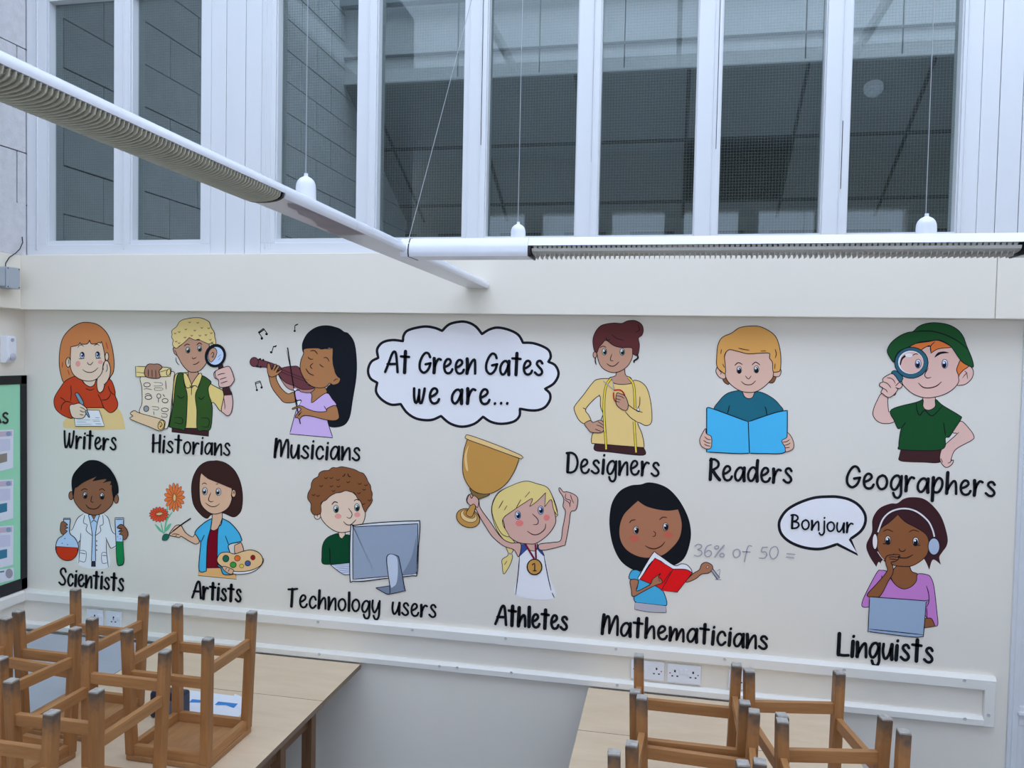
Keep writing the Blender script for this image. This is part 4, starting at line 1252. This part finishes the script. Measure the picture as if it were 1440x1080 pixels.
mural('painted_girl', 'painted blonde girl raising a gold trophy and wearing a medal, middle of mural', 'mural figure', f"""
f 680 740 10.286
o plait
p bld .8 330,295 430,340 410,385 420,440 400,520 350,620 290,690 270,560 270,480 345,430 355,385
L gry 2.4 352,392 418,402
l brn .7 300,560 340,500
f 630 605 7.2
o hair
p bld .7 780,515 900,540 1000,575 1050,650 1100,780 1105,870 1070,850 1000,700 620,960 680,1150 600,1140 500,1020 450,880 445,760 500,640 620,570
o vest
f 680 740 10.286
p wht 0 510,440 620,340 780,340 880,430 950,720 1020,1040 470,1000 510,700
l ink 1.1 520,440 505,640 465,990
l ink 1.1 875,430 930,720 978,930
l ink 1 990,960 1025,1035
p nvy .6 540,262! 612,258! 630,330! 517,442!
p nvy .6 775,255! 800,280 850,360 878,430 780,330
o neck
p apk .8 610,240! 780,240! 765,345 710,357 650,330
f 630 605 7.2
o arm
p apk .9 215,650 260,650 310,700 330,790 430,930 500,1035 563,1105 640,1140 738,1150 717,1280 668,1210 563,1170 451,1077 380,972 330,890 265,770 200,740 190,690
l ink .8 200,700 240,740
l ink .8 225,670 262,725
o arm
p apk .9 1130,580 1170,625 1200,622 1260,640 1310,680 1312,750 1290,810 1243,830 1225,960 1190,1140 1160,1170 950,1215 925,1155 1060,1135 1140,1115 1160,1000 1190,830 1165,770 1172,690 1125,610
l ink .8 1195,640 1190,690 1240,710 1230,760
l ink .8 1240,650 1255,700 1275,740
l ink .8 1180,700 1230,740 1235,780
o face
p apk .9 565,880 690,780 830,690 990,610 1050,710 1090,880 1080,960 1010,1060 900,1140 820,1150 700,1130 600,1050 570,950
e chk 0 725 940 40 32
e chk 0 1000 885 32 30
l ink 1 855,845 912,905 905,950 862,955
l brn 1.1 803,1020 860,1055 920,1050 980,1000 990,945
{eye(708,860,42,'blu',(.4,.2))}
{eye(940,808,42,'blu',(.3,.2))}
o fringe
p bld .7 780,515 900,540 1000,575 1050,650 1090,770 1112,860 1070,800 1045,700 980,775! 990,630! 900,720 828,772! 855,690 760,745 670,805 565,885 560,960 620,1070 540,1040 460,880 450,760 510,640 620,570
l brn .9 560,710 515,790
l brn .9 740,700 690,790
l brn .7 830,620 780,680
l brn .7 600,760 570,810
o trophy
e gold .9 205 888 122 92 22
e gdl .6 212 868 88 60 22
e gold .6 218 850 62 36 22
p gold .8 250,735 282,760 245,872 185,850 212,790
p gdd .8 222,585 300,635 425,645 360,680 310,695 265,680
p gold .9 200,85! 722,285! 680,400 600,530 500,610 400,645 300,632 220,575 160,460 150,330 168,190
p gdl 0 212,150 192,260 205,410 178,370 172,250
p gdl .8 182,60 220,50 500,150 745,255 748,285 700,275 400,165 195,90
o hand
p apk .8 265,660 312,705 300,780 262,745 230,760 195,715 220,650 240,690
f 680 740 10.286
o medal
L rib 2.6 608,258 735,468
L rib 2.4 752,258 762,468
e gold 1.4 740 585 106 112
L brn 1.7 705,560 740,535 742,642
L brn 1.5 715,642 770,640
""", GR)
mural('painted_girl', 'painted girl with black bob and red book writing a sum with chalk', 'mural figure', f"""
f 850 670 9
o hair
p blk 0 560,75 700,100 830,170 960,320 1060,520 1095,700 1080,850 1030,1000 950,1090 800,1150 560,1190 450,1200 320,1160 200,1060 110,880 65,650 70,450 110,300 200,180 330,115 460,100
o face
p mth .6 425,305! 520,370 650,410 800,430 932,415! 970,530 980,640 950,780 860,900 730,1000 560,1030 420,1010 280,930 200,800 190,640 240,490 340,380
e mtc 0 380 782 60 40
e mtc 0 808 740 58 36
l brn 1.2 315,590 345,555 395,548
l brn 1.2 695,550 740,515 795,522
l brn 1 620,690 648,722 635,755 605,757
l brn 1.3 515,875 570,905 640,915 720,880 765,825
{eye(400,678,48,'blk',(.6,.4))}
{eye(774,635,48,'blk',(.6,.4))}
f 870 760 9
o top
p mtb .9 170,378 260,385 330,480 440,540 560,640 612,800 560,822 390,812 205,770 215,620 240,510 150,490 128,465
p gsk .6 205,780! 600,825! 602,912! 400,905 203,870!
l ink .9 250,510 232,615
o arm
p mth .9 845,520 940,420 1020,370 1050,300 1110,275 1180,310 1188,360 1140,410 1050,425 980,480 900,517
e pk2 .6 1125 335 18 12 -30
o book
p wht .9 245,470! 430,165 490,170 700,312 790,295 860,305 915,360 932,410! 700,380 460,240 270,495
p bkr .9 460,220! 690,360! 555,632! 470,575 268,490!
p bkr .9 690,360! 850,365 932,408! 742,652! 540,632!
l ink .8 660,390 560,540
o arm
p mth .9 148,500 250,508 225,635 330,595 405,548 430,490 480,450 532,415 500,460 520,470 550,510 540,540 455,570 300,650 180,707 160,620
l ink .7 495,480 525,490
l ink .7 500,505 535,515
o chalk
p pnc .8 1168,375! 1195,362! 1278,470! 1250,492!
""", GR)
mural('painted_sum_digit', 'grey figure one painted at the tip of the chalk stick', 'mural lettering', """
f 870 760 9
o digit
l pnc .9 1242,392 1282,368 1268,470
l pnc .9 1215,495 1300,497
""")
mural('painted_girl', 'painted girl in headphones and purple top behind a grey laptop, far right', 'mural figure', f"""
f 1200 690 9.6
o hair
p lhr 0 790,88 950,110 1090,220 1200,380 1270,620 1260,740 1200,830 1160,900 1182,1000! 1075,930 1025,1068! 960,930 800,700 400,930 395,1030! 345,960 310,1028! 210,870 175,730 250,560 260,380 350,240 500,175 590,170 680,110
f 1200 790 9.6
o neck
p lsk .9 595,40! 755,40! 790,130 870,168 850,260 780,335 680,367 580,320 515,230 508,150
o top
p lpu .9 450,128 370,115 320,140 170,420 115,560 130,610 210,612! 300,700! 960,700! 995,765! 1100,865 1140,840 1130,700 1090,350 1050,220 1000,175 870,165 850,260 780,335 680,367 580,320 500,220
l ink 1 985,320 1015,430 1018,540 990,610
l ink .9 990,620 995,760
l ink .9 385,180 380,220
f 1200 690 9.6
o face
p lsk .9 600,320! 700,420 850,500 980,590 1020,700 1000,850 920,940 800,1010 680,1022 520,1000 400,930 330,800 312,650 360,520 480,430
l brn 1.1 398,555 460,525 537,555
l brn 1.1 750,560 810,530 890,555
l brn 1.3 613,778 635,815 682,815 706,785
l brn 1.3 538,852 620,900 720,905 805,862
l ink 1 395,712 440,722
l ink 1 870,742 905,735
{eye(465,668,58,'hbk',(0,.8))}
{eye(840,686,58,'hbk',(0,.8))}
o headphones
L nav 4.4 330,560 400,380 520,275 690,240 850,280 1000,400 1065,520 1092,620
L hbd 2.2 330,560 400,380 520,275 690,240 850,280 1000,400 1065,520 1092,620
e hbd .9 290 685 36 106
e cup .9 1085 752 78 114
L wht .8 325,820 370,890 410,935
f 1200 790 9.6
o arm
p lsk .9 430,-30 445,-70 480,-92 610,-98 628,-78 600,-60 610,-45 590,-25 560,-8 505,5 530,60 532,150 470,260 350,468 210,470 190,430 300,310 450,130 440,40
l ink .9 470,-65 540,-70 600,-62
l ink .9 480,-42 560,-35 600,-28
p blk 0 600,-80 628,-80 625,-58 600,-55
o arm
p lsk .9 955,765! 1050,762 1100,868! 960,890!
o laptop
p lap 1 218,470! 960,525 978,545 945,965 925,1005 800,1012 400,965 215,938 200,900
l ink 1 215,905 940,982
""", GR)
mural('painted_speech_bubble', 'painted oval speech bubble with thick black outline left of the girl in headphones', 'mural motif', """
f 1085 690 9.6
o bubble_panel
p wht 3.4 780,80 900,85 1050,120 1180,200 1260,320 1262,440 1200,550 1060,655! 1162,862! 885,722! 700,780 550,785 380,750 230,680 130,580 100,460 130,360 220,250 380,160 580,95
""")
# ------------------------------------------------------------------ lettering: a hand-drawn stroke alphabet
G = {
 'A': (.54, ['0,0 .12,.35 .28,.85 .38,1 .45,.9 .49,.5 .52,0', '.1,.38 .48,.40']),
 'W': (.55, ['0,.98 .01,.4 .05,.04 .1,0 .18,.15 .26,.55 .29,.85', '.27,.6 .29,.2 .34,.01 .41,.12 .49,.5 .54,1.0']),
 'r': (.31, ['.03,.68 .04,.3 .02,0', '.04,.22 .12,.5 .22,.66 .31,.62']),
 'i': (.10, ['.07,.68 .05,.3 .03,0', '.09,.90 .10,.93']),
 't': (.34, ['.19,1 .17,.5 .15,0', '0,.76 .34,.74']),
 'e': (.36, ['.04,.30 .18,.38 .29,.52 .26,.66 .15,.68 .05,.52 .02,.28 .07,.07 .18,0 .30,.06 .36,.20']),
 's': (.33, ['.31,.56 .24,.68 .13,.66 .08,.53 .16,.40 .27,.26 .30,.12 .22,.01 .11,.01 0,.12']),
 'H': (.43, ['.05,1 .04,.5 .03,0', '.41,1 .39,.5 .38,0', '0,.50 .42,.56']),
 'o': (.37, ['.2,.68 .06,.56 .01,.30 .08,.05 .19,0 .31,.12 .36,.38 .30,.62 .19,.68']),
 'a': (.40, ['.34,.56 .26,.67 .14,.62 .03,.40 .02,.14 .10,.0 .20,.06 .31,.32 .36,.58', '.38,.66 .36,.34 .37,0']),
 'n': (.37, ['.02,.68 .03,.3 .01,0', '.03,.08 .12,.34 .23,.58 .32,.66 .35,.50 .35,0']),
 'm': (.58, ['.02,.68 .03,.3 .01,0', '.03,.08 .12,.40 .22,.64 .28,.55 .27,.06', '.28,.08 .38,.42 .49,.66 .54,.5 .54,0']),
 'M': (.62, ['.07,1 .03,.5 0,0', '.03,.25 .13,.75 .22,.95 .28,.8 .28,.06', '.29,.10 .40,.55 .54,.98 .61,.85 .60,0']),
 'u': (.36, ['.03,.68 .0,.34 .05,.04 .13,.02 .25,.26 .32,.58', '.35,.68 .33,.34 .34,0']),
 'c': (.33, ['.32,.50 .26,.66 .15,.66 .04,.46 .02,.20 .10,.01 .21,.01 .32,.16']),
 'D': (.48, ['.08,.97 .06,.5 .04,.03', '0,.98 .22,1 .40,.85 .47,.5 .38,.14 .20,.0 .03,.01']),
 'g': (.40, ['.34,.56 .26,.67 .14,.62 .03,.40 .02,.14 .10,.0 .20,.06 .31,.32 .36,.58', '.39,.66 .37,.2 .36,-.18 .27,-.36 .15,-.33 .09,-.15']),
 'R': (.40, ['.06,1 .04,.5 .02,0', '.02,.94 .18,1 .34,.86 .32,.64 .10,.46', '.12,.46 .24,.22 .39,0']),
 'd': (.40, ['.33,.56 .24,.66 .12,.6 .02,.36 .03,.10 .12,.0 .22,.08 .32,.36', '.39,1 .36,.5 .37,0']),
 'G': (.48, ['.46,.78 .40,.95 .28,1 .14,.82 .03,.48 .04,.16 .18,.0 .32,.08 .42,.26 .47,.48', '.27,.42 .48,.48']),
 'p': (.38, ['.05,.68 .03,.2 .01,-.38', '.04,.20 .12,.50 .24,.68 .35,.58 .35,.30 .25,.06 .13,0 .03,.06']),
 'h': (.38, ['.06,1 .04,.5 .02,0', '.03,.10 .14,.40 .26,.60 .33,.56 .35,.3 .35,0']),
 'S': (.43, ['.42,.78 .36,.95 .22,.98 .10,.84 .12,.64 .28,.44 .38,.24 .32,.05 .15,0 0,.12']),
 'T': (.44, ['.20,1 .18,.5 .15,0', '0,.96 .2,.98 .44,1.03']),
 'l': (.08, ['.06,1 .05,.5 .04,0']),
 'y': (.37, ['.02,.68 0,.34 .06,.05 .14,.05 .25,.28 .32,.58', '.36,.68 .34,.2 .31,-.18 .22,-.36 .12,-.33 .06,-.16']),
 'L': (.40, ['.06,1 .04,.5 .02,.02', '.01,.02 .2,.0 .40,.02']),
 'B': (.40, ['.07,.98 .05,.5 .04,0', '0,.96 .20,1 .33,.84 .27,.62 .06,.50', '.10,.50 .30,.46 .38,.26 .26,.05 .04,.0']),
 'j': (.16, ['.15,.68 .14,.2 .13,-.15 .03,-.34 -.08,-.28 -.10,-.20', '.15,.90 .16,.93']),
 'w': (.42, ['.02,.68 .02,.3 .06,.03 .13,.04 .20,.4 .21,.62', '.20,.4 .22,.05 .29,.0 .36,.3 .41,.68']),
 '.': (.06, ['.03,.02 .04,.05']),
 '3': (.36, ['0,.84 .14,1 .32,.92 .30,.70 .14,.56 .32,.46 .36,.22 .20,.02 0,.08']),
 '6': (.36, ['.32,.98 .14,.86 .03,.50 .04,.14 .18,0 .34,.16 .34,.42 .20,.52 .05,.34']),
 '%': (.52, ['.12,.96 .02,.84 .08,.68 .20,.74 .22,.90 .12,.96', '.48,1 .28,.55 .06,0', '.42,.34 .30,.22 .34,.04 .46,.02 .52,.20 .42,.34']),
 'f': (.42, ['.42,.98 .30,1.02 .22,.80 .16,.30 .10,-.30', '.0,.52 .36,.50']),
 '5': (.38, ['.36,.98 .12,.96', '.13,.96 .08,.58 .28,.58 .36,.34 .24,.04 0,.04']),
 '0': (.42, ['.22,.98 .06,.80 .0,.40 .10,.04 .22,0 .36,.2 .42,.6 .34,.92 .22,.98']),
 '=': (.40, ['.02,.46 .40,.42', '0,.18 .36,.14']),
}
def word(text, x0, y0, x1, y1, cap, sw, label, lean=(0, 0), k='blk', gap=.115, space=.30, cat='mural lettering', skip=False):
    """text along the baseline (x0,y0)-(x1,y1) in photograph pixels; the baseline and height follow the wall's perspective"""
    adv = []; x = 0
    for ch in text:
        if ch == ' ': x += space; continue
        adv.append((ch, x)); x += G[ch][0]+gap
    x -= gap; sx = (x1-x0)/x; sw *= 1.24
    root = empty('painted_lettering', onY((x0+x1)/2, (y0+y1)/2, YW), label=label, cat=cat, group='painted words on the mural wall')
    for i, (ch, ax) in enumerate(adv):
        P = Paint(); hw = G[ch][0]
        h = cap*(1+.035*sin(i*2.3))
        dy = .012*cap*sin(i*1.7)
        for st in G[ch][1]:
            pts = []
            for t in st.split():
                a, b = map(float, t.split(',')); u = (ax+a)*sx
                pts.append((x0+u+lean[0]*b*cap, y0+(y1-y0)*(u/(x1-x0))-b*h+dy, False))
            pp = smooth_pts(pts, False, 7) if len(pts) > 2 else [(p[0], p[1]) for p in pts]
            main = len(pts) <= 3 and abs(pts[0][1]-pts[-1][1]) > .35*cap
            wd = sw*(1.18 if main else .88)
            P.stroke(pp, wd, k, .0040)
            P.disc(pp[0][0], pp[0][1], wd*.5, k, .00405); P.disc(pp[-1][0], pp[-1][1], wd*.5, k, .0041)
        o = P.build('letter', root); o.parent = root; o.matrix_parent_inverse = Matrix.Translation(-root.location)
word('Writers', 91.5, 629, 164, 632.5, 23.5, 2.5, 'painted black word under the red-haired girl writing')
word('Historians', 215, 635, 324, 640, 23.5, 2.4, 'painted black word under the boy with the scroll')
word('Musicians', 387, 642.6, 506.5, 647, 25.5, 2.8, 'painted black word under the girl with the violin')
word('Designers', 797, 664, 927, 669, 27.5, 3.0, 'painted black word under the woman in yellow')
word('Readers', 998, 674, 1113.5, 679, 28.5, 3.3, 'painted black word under the light blue book')
word('Geographers', 1190, 684.5, 1399, 698, 29.5, 3.4, 'painted black word under the boy in the green cap')
word('Scientists', 84, 821.5, 174.5, 830.5, 23.5, 2.6, 'painted black word under the boy in the lab coat')
word('Artists', 271, 840, 339.5, 846, 23.5, 2.9, 'painted black word under the woman with the palette')
word('Technology users', 406, 852, 613.5, 868, 24.5, 2.7, 'two painted black words under the desktop computer', space=.50)
word('Athletes', 697, 877, 798, 885.5, 26.5, 3.6, 'painted black word under the girl with the trophy')
word('Mathematicians', 847, 890.5, 1079, 912.5, 26.5, 3.4, 'painted black word under the girl with the red book')
word('Linguists', 1178, 920.5, 1311.5, 931, 30, 3.8, 'painted black word under the girl with the laptop')
word('Bonjour', 1112.5, 742.5, 1199, 749, 19, 2.3, 'painted black greeting inside the speech bubble')
word('At Green Gates', 542, 523, 763.5, 527.5, 29, 3.3, 'upper line of black title lettering inside the cloud', gap=.12)
word('we are...', 582, 566.5, 714.5, 568.5, 30, 3.4, 'lower line of black title lettering inside the cloud', gap=.17)
word('36% of 50 =', 976.5, 782, 1117, 786.5, 17, 1.45, 'faint grey sum painted right of the girl with the red book', k='pnc', lean=(.05, 0))
# lettering at the end of the green board's heading
hd = empty('board_lettering', onX(8, 604, XBD+.004), label='black capital lettering ending in S on the green display board', cat='lettering')
def xstroke(P, w):
    mb = MB(); N = len(P); b = []
    for i in range(N):
        a, c = P[max(0, i-1)], P[min(N-1, i+1)]; tx, ty = c[0]-a[0], c[1]-a[1]; L = sqrt(tx*tx+ty*ty) or 1
        b += [(P[i][0]-ty/L*w/2, P[i][1]+tx/L*w/2), (P[i][0]+ty/L*w/2, P[i][1]-tx/L*w/2)]
    mb.v = [tuple(onX(p[0], p[1], XBD+.004)) for p in b]; mb.f = [(2*i, 2*i+1, 2*i+3, 2*i+2) for i in range(N-1)]; mb.m = [0]*(N-1); return mb
S_ = [(11.2, 583, 0), (8.5, 580.5, 0), (5.2, 582, 0), (4.8, 585, 0), (8.2, 588, 0), (10.8, 590.5, 0), (10, 594, 0), (6.5, 594.8, 0), (3.6, 592.5, 0)]
rel(xstroke(smooth_pts(S_, False), 2.9), 'letter', BLACKM, hd)
rel(xstroke([(-6, 580), (-2, 587), (1.5, 595)], 2.9), 'letter', BLACKM, hd)
